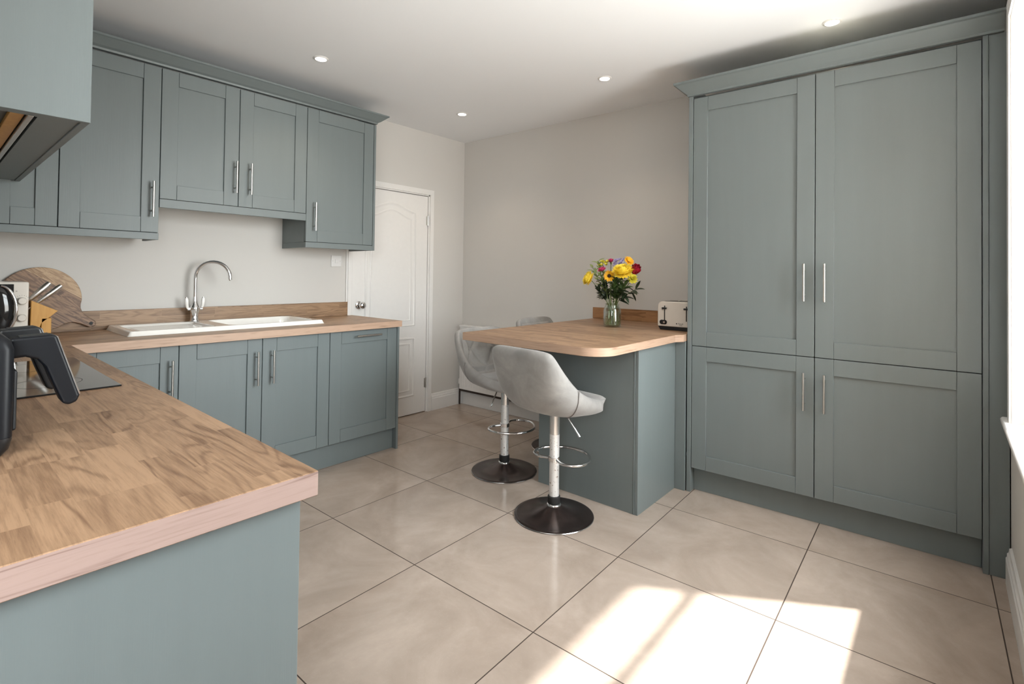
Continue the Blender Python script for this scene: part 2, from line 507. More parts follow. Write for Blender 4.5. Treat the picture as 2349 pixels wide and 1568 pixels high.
# left wall with a door opening (y 2.236..3.02, z 0..1.95)
DY0, DY1, DZ = 2.232, 3.024, 1.955
bm = bmesh.new()
box(bm, WX - 0.25, WX, BACKY - 0.3, DY0, 0, ZC); box(bm, WX - 0.25, WX, DY1, 3.95, 0, ZC); box(bm, WX - 0.25, WX, DY0, DY1, DZ, ZC)
box(bm, WX - 0.31, WX - 0.25, DY0 - 0.1, DY1 + 0.1, -0.1, DZ + 0.1)  # added backing behind the door, unseen, stops outside light leaking under the leaf
struct('wall_left', bm, M['wall'])
bm = bmesh.new()
for v in [0]:
    pass
box(bm, 0, 4.2, 0, 0.25, 0, ZC)
o = struct('wall_back', bm, M['wall']); o.location = (WX, BY, 0); o.rotation_euler = (0, 0, BYAW)
# window wall
W1Y0, W1Y1, W1Z0, W1Z1 = 1.30, 2.735, 0.70, 2.28
W2Y0, W2Y1, W2Z0, W2Z1 = -2.1, -0.20, 1.15, 2.30
bm = bmesh.new()
T2 = WRX + 0.18
box(bm, WRX, T2, W1Y1, 3.95, 0, ZC); box(bm, WRX, T2, W2Y1, W1Y0, 0, ZC); box(bm, WRX, T2, BACKY - 0.3, W2Y0, 0, ZC)
for a, b, c, d in ((W1Y0, W1Y1, W1Z0, W1Z1), (W2Y0, W2Y1, W2Z0, W2Z1)):
    box(bm, WRX, T2, a, b, 0, c); box(bm, WRX, T2, a, b, d, ZC)
struct('wall_right', bm, M['wall'])
# partition behind the hob
bm = bmesh.new(); box(bm, WX, -1.0, HY - 0.12, HY, 0, ZC)
struct('wall_hob', bm, M['wall'])
# wall behind the camera with the opening for the added fill-light door
PX0, PX1, PZ = -2.9, -2.3, 2.10
bm = bmesh.new()
box(bm, -3.9, PX0, BACKY - 0.25, BACKY, 0, ZC); box(bm, PX1, 0.5, BACKY - 0.25, BACKY, 0, ZC); box(bm, PX0, PX1, BACKY - 0.25, BACKY, PZ, ZC)
struct('wall_front', bm, M['wall'])

def window(name, y0, y1, z0, z1, bar):
    t = bpy.data.objects.new(name, None); COL.objects.link(t); t['kind'] = 'structure'
    xf = WRX + 0.07
    bm = bmesh.new()
    fw = 0.035
    box(bm, xf, xf + 0.06, y0, y0 + fw, z0, z1); box(bm, xf, xf + 0.06, y1 - fw, y1, z0, z1)
    box(bm, xf, xf + 0.06, y0, y1, z1 - fw, z1); box(bm, xf, xf + 0.06, y0, y1, z0, z0 + 0.07)
    box(bm, xf + 0.01, xf + 0.05, y0, y1, bar - 0.018, bar + 0.018)
    finish('window_frame', bm, M['white'], t, bevel=0.004)
    bm = bmesh.new(); box(bm, xf + 0.028, xf + 0.032, y0 + fw, y1 - fw, z0 + 0.07, z1 - fw)
    finish('window_pane', bm, M['pane'], t)
    # plaster reveal lining, casing and sill board
    bm = bmesh.new()
    box(bm, WRX - 0.024, WRX, y1 - 0.012, y1 + 0.06, z0, z1 + 0.06); box(bm, WRX - 0.024, WRX, y0 - 0.06, y0 + 0.012, z0, z1 + 0.06)
    box(bm, WRX - 0.024, WRX, y0 + 0.012, y1 - 0.012, z1 - 0.012, z1 + 0.06)
    box(bm, WRX - 0.016, xf, y1 - 0.014, y1 + 0.001, z0, z1); box(bm, WRX - 0.016, xf, y0 - 0.001, y0 + 0.014, z0, z1)
    box(bm, WRX - 0.016, xf, y0 + 0.014, y1 - 0.014, z1 - 0.014, z1 + 0.001)
    finish('window_casing', bm, M['white'], t)
    bm = bmesh.new()
    pr = [(WRX - 0.034, z0 - 0.026), (WRX - 0.040, z0 - 0.018), (WRX - 0.042, z0 - 0.004), (WRX - 0.036, z0 + 0.004), (xf, z0 + 0.004), (xf, z0 - 0.026)]
    extrude_poly(bm, [(p[0], p[1]) for p in pr], 'y', y0 - 0.11, y1 + 0.10)
    finish('window_sill', bm, M['white'], t, bevel=0.003)
    return t
window('window_1', W1Y0, W1Y1, W1Z0, W1Z1, 1.80)
window('fill_window_2', W2Y0, W2Y1, W2Z0, W2Z1, 1.86)  # added window, out of view, brings fill light to the hood side
portal('window_portal', (T2 - 0.03, (W1Y0 + W1Y1) / 2, (W1Z0 + W1Z1) / 2), (0, R(90), 0), W1Z1 - W1Z0, W1Y1 - W1Y0)
portal('window_portal', (T2 - 0.03, (W2Y0 + W2Y1) / 2, (W2Z0 + W2Z1) / 2), (0, R(90), 0), W2Z1 - W2Z0, W2Y1 - W2Y0)
portal('fill_door_portal', ((PX0 + PX1) / 2, BACKY - 0.1, PZ / 2), (R(90), 0, 0), PX1 - PX0, PZ)
# added glazed door, unseen behind the camera, lets in fill light
t = bpy.data.objects.new('fill_window_3', None); COL.objects.link(t); t['kind'] = 'structure'
bm = bmesh.new()
xm = (PX0 + PX1) / 2
for a, b in ((PX0, PX0 + 0.07), (xm - 0.05, xm + 0.05), (PX1 - 0.07, PX1)): box(bm, a, b, BACKY - 0.16, BACKY - 0.10, 0, PZ)
box(bm, PX0, PX1, BACKY - 0.16, BACKY - 0.10, PZ - 0.07, PZ); box(bm, PX0, PX1, BACKY - 0.16, BACKY - 0.10, 0, 0.10)
finish('window_frame', bm, M['white'], t, bevel=0.004)
bm = bmesh.new(); box(bm, PX0 + 0.07, PX1 - 0.07, BACKY - 0.133, BACKY - 0.128, 0.1, PZ - 0.07)
finish('window_pane', bm, M['pane'], t)

bm = bmesh.new(); box(bm, T2 + 0.02, T2 + 2.6, 0.85, 1.12, -0.12, 3.2)  # added wall outside, unseen, holds skylight off the tall doors
struct('wall_sky_blocker', bm, mat_wall('sky_blocker_brown', lin(120, 104, 90)))
# skirting boards
SK = [(0, 0), (0.020, 0), (0.020, 0.105), (0.016, 0.112), (0.016, 0.124), (0.011, 0.130), (0.009, 0.146), (0.0, 0.150)]
def skirting(name, length, loc, rz):
    """profile sticks out along local -y, runs along local x"""
    bm = bmesh.new(); extrude_poly(bm, [(-p[0], p[1]) for p in SK], 'x', 0, length)
    o = finish(name, bm, M['white'], None); o['kind'] = 'structure'
    o.location = loc; o.rotation_euler = (0, 0, rz)
    return o
skirting('baseboard_left', 3.458 - 3.072, (WX, 3.072, 0), R(90))
skirting('baseboard_back', 1.72, (WX, BY, 0), BYAW)
skirting('baseboard_right', 2.945 - 0.0, (WRX, 2.945, 0), R(-90))

# door in the left wall
t = bpy.data.objects.new('door_1', None); COL.objects.link(t); t['kind'] = 'structure'; t.location = (WX, DY0, 0)
bm = bmesh.new()
cw = 0.045
CP = [(0, 0), (0.016, 0), (0.018, 0.006), (0.018, 0.026), (0.012, 0.032), (0.012, 0.042), (0, 0.045)]
DW = DY1 - DY0
# stepped casing: two layers
for a_, b_, th in ((0.0, 0.034, 0.020), (0.034, 0.046, 0.012)):
    box(bm, 0, th, -b_, -a_, 0, DZ + b_); box(bm, 0, th, DW + a_, DW + b_, 0, DZ + b_); box(bm, 0, th, -a_, DW + a_, DZ + a_, DZ + b_)
finish('door_casing', bm, M['white'], t)
bm = bmesh.new()
box(bm, -0.20, 0.004, 0, 0.010, 0, DZ); box(bm, -0.20, 0.004, DW - 0.010, DW, 0, DZ); box(bm, -0.20, 0.004, 0, DW, DZ - 0.010, DZ)
finish('door_lining', bm, M['white'], t)
L0, L1 = 0.014, DW - 0.014
bm = bmesh.new(); box(bm, -0.040, -0.004, L0, L1, 0.006, DZ - 0.014)
leaf = finish('door_leaf', bm, M['white'], t, bevel=0.002)
def ridge(bm, pts, w=0.016, h=0.007, x0=-0.004):
    """raised moulding following a closed outline in the y/z plane"""
    n = len(pts); P = [Vector((p[0], p[1])) for p in pts]; cent = sum(P, Vector((0, 0))) / n
    rings = []
    for i in range(n):
        d = (P[(i + 1) % n] - P[i - 1]).normalized(); nn = Vector((d.y, -d.x))
        if nn.dot(P[i] - cent) < 0: nn = -nn
        prof = [(w, 0), (w * 0.75, h * 0.7), (w * 0.35, h), (0, h * 0.55), (-w * 0.4, h * 0.1), (-w * 0.8, h * 0.05), (-w, -0.0015)]
        rings.append([bm.verts.new((x0 + hh, P[i].x + nn.x * ww, P[i].y + nn.y * ww)) for ww, hh in prof])
    for i in range(n):
        A, B = rings[i], rings[(i + 1) % n]
        for k in range(len(A) - 1):
            f = bm.faces.new((A[k], A[k + 1], B[k + 1], B[k])); f.smooth = True
def arch_outline(a, b, z0, zs, zp, n=20):
    pts = [(a, z0), (b, z0)]
    for i in range(n + 1):
        s_ = i / n; y = b + (a - b) * s_
        k = 0.5 - 0.5 * math.cos(2 * PI * s_)
        pts.append((y, zs + (zp - zs) * k))
    return pts
bm = bmesh.new()
pa, pb = 0.145, DW - 0.155
ridge(bm, arch_outline(pa, pb, 0.79, 1.775, 1.835)); ridge(bm, arch_outline(pa, pb, 0.175, 0.668, 0.670, 6))
ridge(bm, arch_outline(pa + 0.045, pb - 0.045, 0.835, 1.72, 1.78), 0.012, 0.005); ridge(bm, arch_outline(pa + 0.045, pb - 0.045, 0.22, 0.623, 0.625, 6), 0.012, 0.005)
finish('panel_moulding', bm, M['white'], leaf)
bm = bmesh.new()
lathe(bm, [(0.0005, 0), (0.030, 0), (0.031, 0.004), (0.022, 0.009), (0.010, 0.012), (0.009, 0.034), (0.018, 0.040), (0.027, 0.050), (0.029, 0.060), (0.024, 0.071), (0.012, 0.076), (0.0005, 0.077)], 28, axis='x', origin=(-0.004, 0.078, 0.985), caps=False)
finish('door_knob', bm, M['chrome'], leaf)
for hz in (0.262, 1.722):
    bm = bmesh.new(); lathe(bm, [(0.007, -0.045), (0.007, 0.045)], 12, cx=0.002, cy=DW - 0.014, origin=(0, 0, hz))
    box(bm, -0.004, 0.001, DW - 0.03, DW - 0.004, hz - 0.04, hz + 0.04)
    finish('hinge', bm, M['steel'], t)

# ------------------------------------------------------------------ cabinet builders (local: x along the run, front faces -y, z up)
def door_mesh(w_, h_, st=0.080, th=0.020):
    """shaker door, lower-left-front corner at origin, front at y=0"""
    bm = bmesh.new(); g = 0.0005
    box(bm, 0, st - g, 0, th, 0, h_); box(bm, w_ - st + g, w_, 0, th, 0, h_)
    box(bm, st + g, w_ - st - g, 0, th, 0, st); box(bm, st + g, w_ - st - g, 0, th, h_ - st, h_)
    box(bm, st - 0.004, w_ - st + 0.004, 0.0095, th - 0.002, st - 0.004, h_ - st + 0.004)
    return bm
def add_door(name, parent, x0, x1, z0, z1, st=0.080, gap=0.0018):
    bm = door_mesh(x1 - x0 - 2 * gap, z1 - z0 - 2 * gap, st)
    o = finish(name, bm, M['paint'], parent, bevel=0.0012, seg=1)
    o.location = (x0 + gap, 0, z0 + gap)
    return o
def add_handle(door, x, z, length=0.19, horizontal=False):
    """bar handle on two posts, centred at x,z of the cabinet frame"""
    x -= door.location.x; z -= door.location.z
    bm = bmesh.new(); r = 0.006
    if horizontal:
        tube(bm, [(x - length / 2, -0.034, z), (x + length / 2, -0.034, z)], r, 12)
        for s_ in (-1, 1): tube(bm, [(x + s_ * length * 0.33, 0.001, z), (x + s_ * length * 0.33, -0.034, z)], 0.0042, 10)
    else:
        tube(bm, [(x, -0.034, z - length / 2), (x, -0.034, z + length / 2)], r, 12)
        for s_ in (-1, 1): tube(bm, [(x, 0.001, z + s_ * length * 0.33), (x, -0.034, z + s_ * length * 0.33)], 0.0042, 10)
    return finish('handle', bm, M['steel'], door)
def carcass(parent, x0, x1, z0, z1, depth, opentop=False, name='carcass'):
    bm = bmesh.new(); t_ = 0.018; y0 = 0.0205
    box(bm, x0, x0 + t_, y0, depth, z0, z1); box(bm, x1 - t_, x1, y0, depth, z0, z1)
    box(bm, x0 + t_, x1 - t_, y0, depth, z0, z0 + t_)
    box(bm, x0 + t_, x1 - t_, depth - 0.008, depth, z0 + t_, z1)
    if not opentop: box(bm, x0 + t_, x1 - t_, y0, depth - 0.008, z1 - t_, z1)
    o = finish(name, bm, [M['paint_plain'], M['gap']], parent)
    for p in o.data.polygons: p.material_index = 1 if p.normal.y < -0.7 else 0  # front edges take the painted gap shade
    return o

# base run under the sink: origin at (XS, 0), local x = world y
BD = abs(WX - XS) - 0.004
def base(label, a, b, doors, handles, group='base cabinets under the sink worktop', name='base_cabinet', cat='cabinet', z1=ZB - 0.003):
    t = thing(name, label, cat, (XS, 0, 0), R(90), group)
    carcass(t, a + 0.0005, b - 0.0005, 0.149, z1 - 0.001, BD, True)
    for (x0, x1), h_ in zip(doors, handles):
        d = add_door('door', t, x0, x1, 0.149, z1 - 0.002)
        if h_[0] == 'v': add_handle(d, h_[1], 0.698, 0.19)
        else: add_handle(d, h_[1], 0.826, 0.19, True)
    return t
base('sage blue base cabinet in the corner beside the hob worktop, single door', 0.465, 0.879, [(0.465, 0.879)], [('v', 0.843)])
base('wide sage blue double base cabinet below the white sink, two facing handles', 0.879, 1.7152, [(0.879, 1.2961), (1.2961, 1.7152)], [('v', 1.260), ('v', 1.348)])
base('integrated appliance front with horizontal bar handle at the far end of the sink run', 1.7152, 2.2322, [(1.7152, 2.2322)], [('h', 1.985)], name='integrated_dishwasher', cat='dishwasher')
o = boxobj('end_panel', XS - 0.60, XS + 0.004, 2.2332, 2.2502, 0.0, ZB - 0.0015, M['paint_plain'], bevel=0.0012)
tag(o, 'sage blue end panel closing the sink run beside the white door', 'panel')
o = boxobj('plinth', XS - 0.056, XS - 0.040, 0.43, 2.2325, 0.0, 0.147, M['paint_plain'], bevel=0.001)
tag(o, 'sage blue kickboard under the base cabinets of the sink run', 'kickboard')

bm = bmesh.new(); box(bm, -2.995, -2.9195, 0.412, 0.4295, 0.149, ZB - 0.004); box(bm, -2.995, XS, 0.4297, 0.4645, 0.149, ZB - 0.004)
o = finish('corner_post', bm, M['paint_plain']); tag(o, 'sage blue corner post where the sink run meets the hob run', 'post')
# wall units above the sink: origin at (XU, 0), local x = world y
UD = abs(WX - XU) - 0.002
UZT = 2.347
def wallunit(label, a, b, z0, doors, hx, hz, opened=None):
    t = thing('wall_cabinet', label, 'cabinet', (XU, 0, 0), R(90), 'wall cabinets above the sink worktop')
    carcass(t, a + 0.0005, b - 0.0005, z0, UZT, UD)
    for (x0, x1), x, z in zip(doors, hx, hz):
        d = add_door('door', t, x0, x1, z0, UZT)
        if x is not None: add_handle(d, x, z, 0.19)
    return t
wallunit('sage blue wall cabinet half hidden behind the extractor housing', 0.190, 0.437, 1.4466, [(0.190, 0.437)], [None], [0])
wallunit('tall sage blue wall cabinet nearest the extractor housing, handle at lower right', 0.437, 0.8497, 1.4466, [(0.437, 0.8497)], [0.815], [1.625])
wallunit('short double sage blue wall cabinet over the tap, two handles together', 0.8497, 1.6812, 1.633, [(0.8497, 1.2538), (1.2538, 1.6812)], [1.232, 1.316], [1.805, 1.805])
wallunit('tall sage blue wall cabinet beside the white door, handle at lower left', 1.6812, 2.1995, 1.4466, [(1.6812, 2.1995)], [1.735], [1.617])
o = boxobj('end_panel', WX + 0.0005, XU + 0.0025, 2.2001, 2.2175, 1.410, UZT, M['paint_plain'], bevel=0.0012)
tag(o, 'sage blue end panel on the wall cabinet next to the white door', 'panel')

def sweep_profile(bm, path, prof, closed=False):
    """path: list of (pos, outward 2D normal-miter vector); prof: list of (out, z)"""
    rings = []
    for (px, py), (mx_, my_) in path:
        rings.append([bm.verts.new((px + mx_ * o_, py + my_ * o_, z_)) for o_, z_ in prof])
    for i in range(len(rings) - 1):
        A, B = rings[i], rings[i + 1]; n = len(A)
        for k in range(n): bm.faces.new((A[k], A[(k + 1) % n], B[(k + 1) % n], B[k]))
    bm.faces.new(rings[0]); bm.faces.new(rings[-1][::-1])
CORN = [(0.0, 2.354), (0.006, 2.354), (0.008, 2.364), (0.022, 2.372), (0.060, 2.404), (0.068, 2.408), (0.068, 2.418), (0.0, 2.418)]
bm = bmesh.new()
sweep_profile(bm, [((XU + 0.001, 0.315), (1, 0)), ((XU + 0.001, 2.2175), (1, 1)), ((WX + 0.002, 2.2175), (0, 1))], [(o_ - 0.020 if o_ == 0 else o_, z_) for o_, z_ in CORN])
o = finish('cornice', bm, M['paint_plain']); tag(o, 'flared sage blue cornice along the top of the wall cabinets', 'cornice')

def pelmet(label, pts, z0, z1, th=0.018):
    bm = bmesh.new()
    for (x0, x1, y0, y1) in pts: box(bm, x0, x1, y0, y1, z0, z1)
    o = finish('light_pelmet', bm, M['paint_plain'], bevel=0.0015)
    tag(o, label, 'pelmet', 'pelmets under the wall cabinets')
pelmet('sage blue pelmet strip under the wall cabinets nearest the extractor housing', [(XU - 0.016, XU + 0.002, 0.19, 0.8497), (WX + 0.10, XU - 0.0162, 0.832, 0.8497)], 1.409, 1.4456)
pelmet('long sage blue pelmet strip under the short double wall cabinet', [(XU - 0.016, XU + 0.002, 0.8505, 1.6805)], 1.586, 1.632)
pelmet('sage blue pelmet strip under the wall cabinet beside the white door', [(XU - 0.016, XU + 0.002, 1.6812, 2.1995), (WX + 0.001, XU - 0.0162, 1.6812, 1.699)], 1.409, 1.4456)

# extractor housing over the hob
t = thing('extractor_hood', 'boxed-in pale sage extractor housing with an orange-striped underside, at the upper left over the hob', 'extractor hood', (-1.78, 0.302, 1.645))
HW = 3.249 - 1.78   # reaches back to the wall cabinets
bm = bmesh.new(); box(bm, -0.018, 0, -0.470, 0, 0, 2.418 - 1.645)
finish('side_panel', bm, M['hood_paint'], t, bevel=0.0012)
bm = bmesh.new(); box(bm, -HW, -0.0185, -0.018, 0, 0.0, 2.418 - 1.645)
finish('front_panel', bm, M['paint_plain'], t, bevel=0.0012)
bm = bmesh.new()
za, zb = 0.004, 0.022
box(bm, -HW, -0.019, -0.100, -0.0185, za, zb); box(bm, -HW, -0.019, -0.470, -0.330, za, zb)
box(bm, -HW, -1.20, -0.330, -0.100, za, zb); box(bm, -0.060, -0.019, -0.330, -0.100, za, zb)
finish('underside_board', bm, M['paint_plain'], t)
bm = bmesh.new(); box(bm, -1.20, -0.060, -0.330, -0.100, 0.028, 0.034)
finish('inner_board', bm, M['paint_plain'], t)
bm = bmesh.new(); box(bm, -1.15, -0.07, -0.118, -0.106, 0.004, 0.0275)
finish('trim_rail', bm, M['steel'], t, bevel=0.002)
bm = bmesh.new(); box(bm, -1.12, -0.075, -0.150, -0.121, 0.012, 0.0275)
finish('orange_strip', bm, M['bamboo'], t, bevel=0.002)  # narrow orange strip along the underside
bm = bmesh.new(); box(bm, -1.10, -0.10, -0.300, -0.170, 0.010, 0.0275)
for k in range(18): box(bm, -1.08 + k * 0.055, -1.055 + k * 0.055, -0.290, -0.180, 0.007, 0.011)
finish('filter', bm, M['steel'], t, bevel=0.002)

# ------------------------------------------------------------------ worktops
def mats_by_normal(o, top=0, side=1):
    for p in o.data.polygons: p.material_index = top if abs(p.normal.z) > 0.7 else side
bm = bmesh.new()
SX0, SX1, SY0, SY1 = -3.545, -3.115, 1.165, 1.715       # cut-out for the bowl
YEND = 2.2385
box(bm, WX + 0.0005, XW, HY + 0.0005, SY0, ZB, ZT); box(bm, WX + 0.0005, XW, SY1, YEND, ZB, ZT)
box(bm, WX + 0.0005, SX0, SY0, SY1, ZB, ZT); box(bm, SX1, XW, SY0, SY1, ZB, ZT)
o = finish('worktop', bm, [M['oak_y'], M['oak_edge_warm']]); mats_by_normal(o)
tag(o, 'oak block worktop along the left wall holding the sink', 'worktop')
XE, YH = -0.811, 0.4504
bm = bmesh.new(); box(bm, XW + 0.0008, XE, HY + 0.0005, YH, ZB, ZT)
o = finish('worktop', bm, [M['oak_x'], M['oak_edge']], bevel=0.0012, seg=1); mats_by_normal(o)
tag(o, 'oak block worktop in the foreground carrying the hob and air fryer', 'worktop')
o = boxobj('upstand', WX + 0.0005, WX + 0.018, HY + 0.0195, 2.2085, ZT + 0.0005, 1.016, M['oak_up_y'], bevel=0.001, seg=1)
tag(o, 'low oak upstand behind the sink along the left wall', 'upstand')
o = boxobj('upstand', WX + 0.0005, XE - 0.2, HY + 0.0005, HY + 0.018, ZT + 0.0005, 1.016, M['oak_up_x'], bevel=0.001, seg=1)
tag(o, 'oak upstand against the wall behind the hob', 'upstand')

# base units and end panel under the hob worktop (fronts face +y)
o = boxobj('end_panel', -0.858, -0.840, HY + 0.0005, 0.4345, 0.0, ZB - 0.0015, M['paint_plain'], bevel=0.0015)
tag(o, 'broad sage blue end panel below the foreground worktop', 'panel')
t = thing('base_cabinet', 'sage blue base cabinet under the hob worktop behind the foreground end panel', 'cabinet', (-0.859, 0.430, 0), R(180))
carcass(t, 0.0005, 2.06, 0.149, ZB - 0.006, 0.59, True)
for k in range(4):
    d = add_door('door', t, k * 0.515, (k + 1) * 0.515, 0.149, ZB - 0.006); add_handle(d, k * 0.515 + (0.47 if k % 2 == 0 else 0.045), 0.70)
o = boxobj('plinth', -2.92, -0.8585, 0.372, 0.388, 0.0, 0.147, M['paint_plain'])
tag(o, 'kickboard beneath the hob run cabinets', 'kickboard')

# ------------------------------------------------------------------ hob
t = thing('induction_hob', 'black glass hob set flush in the foreground worktop behind the air fryer', 'hob', (-2.155, 0.135, ZT + 0.0003))
bm = bmesh.new(); box(bm, -0.345, 0.345, -0.255, 0.257, 0, 0.0045)
finish('glass_top', bm, M['black_glass'], t, bevel=0.0015)
zmat = simple('grey_zone_print', (0.08, 0.08, 0.08), 0.4)
for cx_, cy_, r_ in ((-0.17, 0.12, 0.09), (0.17, 0.12, 0.075), (-0.17, -0.12, 0.075), (0.17, -0.12, 0.10)):
    bm = bmesh.new(); lathe(bm, [(r_, 0.0046), (r_ + 0.002, 0.0048)], 40, cx_, cy_, caps=False)
    finish('zone_marking', bm, zmat, t)

# ------------------------------------------------------------------ sink (height field with a vertical rim)
SNX0, SNX1, SNY0, SNY1 = -3.562, -3.098, 0.690, 1.748
def sm(a, b, x):
    x = max(0, min(1, (x - a) / (b - a))); return x * x * (3 - 2 * x)
def rbox(x, y, x0, x1, y0, y1, r):
    cx_, cy_ = (x0 + x1) / 2, (y0 + y1) / 2
    qx, qy = abs(x - cx_) - (x1 - x0) / 2 + r, abs(y - cy_) - (y1 - y0) / 2 + r
    return math.hypot(max(qx, 0), max(qy, 0)) + min(max(qx, qy), 0) - r
def sinkz(x, y):
    d = rbox(x, y, SNX0, SNX1, SNY0, SNY1, 0.02)
    z = 0.024 * sm(0, -0.014, d) if d < 0 else 0.0
    if d > -0.014: return max(z, 0.0) if d < 0 else 0.0
    z = 0.024
    d1 = rbox(x, y, -3.490, -3.130, 0.735, 1.100, 0.03)
    z -= 0.012 * sm(0.004, -0.012, d1)
    if d1 < -0.03:
        z += 0.003 * max(0, math.sin((x + 3.49) / 0.36 * PI * 16)) * sm(-0.03, -0.045, d1)
    d2 = rbox(x, y, -3.520, -3.135, 1.190, 1.690, 0.05)
    z -= 0.195 * sm(0.006, -0.035, d2)
    return z
bm = bmesh.new()
nx, ny = 110, 210
xs_ = [SNX0 + (SNX1 - SNX0) * i / nx for i in range(nx + 1)]; ys_ = [SNY0 + (SNY1 - SNY0) * j / ny for j in range(ny + 1)]
grid = {}
for i, x in enumerate(xs_):
    for j, y in enumerate(ys_):
        d = rbox(x, y, SNX0, SNX1, SNY0, SNY1, 0.03)
        grid[(i, j)] = bm.verts.new((x, y, sinkz(x, y)))
for i in range(nx):
    for j in range(ny):
        q = [(i, j), (i + 1, j), (i + 1, j + 1), (i, j + 1)]
        if all(k in grid for k in q):
            f = bm.faces.new([grid[k] for k in q]); f.smooth = True
t = thing('ceramic_sink', 'long white ceramic inset sink with drainer under the wall cabinets', 'sink', (0, 0, ZT + 0.0008))
finish('basin', bm, M['ceramic'], t)
bm = bmesh.new(); lathe(bm, [(0.0005, -0.1705), (0.035, -0.1705), (0.040, -0.168), (0.043, -0.1705)], 24, -3.33, 1.44, caps=False)
finish('waste', bm, M['chrome'], t)

# ------------------------------------------------------------------ kitchen tap
t = thing('kitchen_tap', 'chrome swan-neck mixer tap with two white lever handles on the sink', 'tap', (-3.500, 1.112, ZT + 0.0255))
bm = bmesh.new()
lathe(bm, [(0.0005, 0), (0.026, 0), (0.027, 0.004), (0.022, 0.012), (0.021, 0.050), (0.026, 0.062), (0.029, 0.076), (0.026, 0.090), (0.018, 0.104), (0.014, 0.125), (0.0115, 0.150), (0.0005, 0.150)], 28, caps=False)
for s_ in (-1, 1):
    tube(bm, [(0, 0, 0.076), (0, s_ * 0.040, 0.076)], 0.011, 14)
finish('tap_body', bm, M['chrome'], t)
bm = bmesh.new()
dx_, dy_ = 0.62, 0.785
p = [(0, 0, 0.13), (0, 0, 0.20), (0, 0, 0.255)]
rr_ = 0.098
for i in range(1, 17):
    a = PI - (PI * 1.03) * i / 16
    k = rr_ + rr_ * math.cos(a); p.append((dx_ * k, dy_ * k, 0.268 + rr_ * 0.98 * math.sin(a)))
p.append((dx_ * rr_ * 2.04, dy_ * rr_ * 2.04, 0.252))
tube(bm, p, 0.0105, 14)
finish('spout', bm, M['chrome'], t)
for s_ in (-1, 1):
    bm = bmesh.new()
    tube(bm, [(0, s_ * 0.036, 0.076), (0, s_ * 0.040, 0.088), (0, s_ * 0.043, 0.100), (0, s_ * 0.045, 0.128), (0, s_ * 0.046, 0.142)], 0.009, 14, radii=[0.006, 0.008, 0.0095, 0.0110, 0.0085])
    lv = finish('lever', bm, M['ceramic'], t)
    bm = bmesh.new(); tube(bm, [(0, s_ * 0.046, 0.142), (0, s_ * 0.0462, 0.148)], 0.006, 12)
    finish('lever_cap', bm, M['chrome'], lv)

# socket by the door
t = thing('wall_switch', 'square white switch plate on the wall between the upstand and the white door', 'switch', (WX + 0.0005, 2.102, 1.331))
bm = bmesh.new(); box(bm, 0, 0.009, -0.043, 0.043, -0.043, 0.043)
finish('plate', bm, M['white'], t, bevel=0.003)
bm = bmesh.new(); box(bm, 0.009, 0.013, -0.012, 0.012, -0.014, 0.014)
finish('rocker', bm, M['white'], t, bevel=0.002)
for s_ in (-1, 1):
    bm = bmesh.new(); lathe(bm, [(0.003, 0), (0.003, 0.001)], 10, axis='x', origin=(0.009, s_ * 0.031, 0))
    finish('screw', bm, M['steel'], t)

# ------------------------------------------------------------------ tall units on the right
TX, TY = -0.5135, 2.9617
TZB, TZS, TZT = 0.139, 0.8456, 2.2885
TD = 0.52
def tall(label, a, b, hx):
    t = thing('tall_cabinet', label, 'cabinet', (TX, TY, 0), BYAW, 'tall cabinets by the window')
    carcass(t, a + 0.0005, b - 0.0005, TZB, TZT - 0.002, TD)
    d = add_door('door', t, a, b, TZB, TZS, 0.081); add_handle(d, hx, 0.672, 0.19)
    d = add_door('door', t, a, b, TZS, TZT, 0.081); add_handle(d, hx, 1.224, 0.19)
    return t
tall('left one of the tall blue-grey cabinets, beside the oak breakfast bar', -0.6205, 0.0, -0.0445)
tall('right, wider one of the tall blue-grey cabinets, beside the window', 0.0, 0.6255, 0.0455)
def tpart(name, x0, x1, y0, y1, z0, z1, label, cat):
    o = boxobj(name, x0, x1, y0, y1, z0, z1, M['paint_plain'], bevel=0.0015)
    o.location = (TX, TY, 0); o.rotation_euler = (0, 0, BYAW); tag(o, label, cat); return o
tpart('end_panel', -0.6455, -0.6215, -0.004, TD - 0.01, 0, 2.302, 'tall blue-grey side panel between the toaster and the tall cabinets', 'panel')
tpart('end_panel', 0.6265, 0.6455, -0.002, TD - 0.02, 0, 2.302, 'narrow blue-grey edge of the side panel right of the tall cabinets', 'panel')
tpart('filler_panel', 0.6465, 0.7105, 0.004, 0.022, 0, 2.302, 'dark narrow filler strip between the tall cabinets and the window wall', 'panel')
tpart('plinth', -0.6205, 0.6255, 0.052, 0.068, 0, 0.1375, 'blue-grey kickboard under the tall cabinets', 'kickboard')
bm = bmesh.new()
CT = [(-0.016, 2.304), (0.006, 2.304), (0.008, 2.314), (0.020, 2.324), (0.060, 2.362), (0.070, 2.366), (0.070, 2.378), (-0.016, 2.378)]
sweep_profile(bm, [((-0.6455, TD - 0.02), (-1, 0)), ((-0.6455, -0.003), (-1, -1)), ((0.695, -0.003), (0, -1))], CT)
o = finish('cornice', bm, M['paint_plain']); o.location = (TX, TY, 0); o.rotation_euler = (0, 0, BYAW)
tag(o, 'flared blue-grey cornice on top of the tall cabinets', 'cornice')
tpart('top_board', -0.6200, 0.6250, 0.035, TD - 0.02, 2.2890, 2.3030, 'flat board capping the tall cabinets under the cornice', 'board')

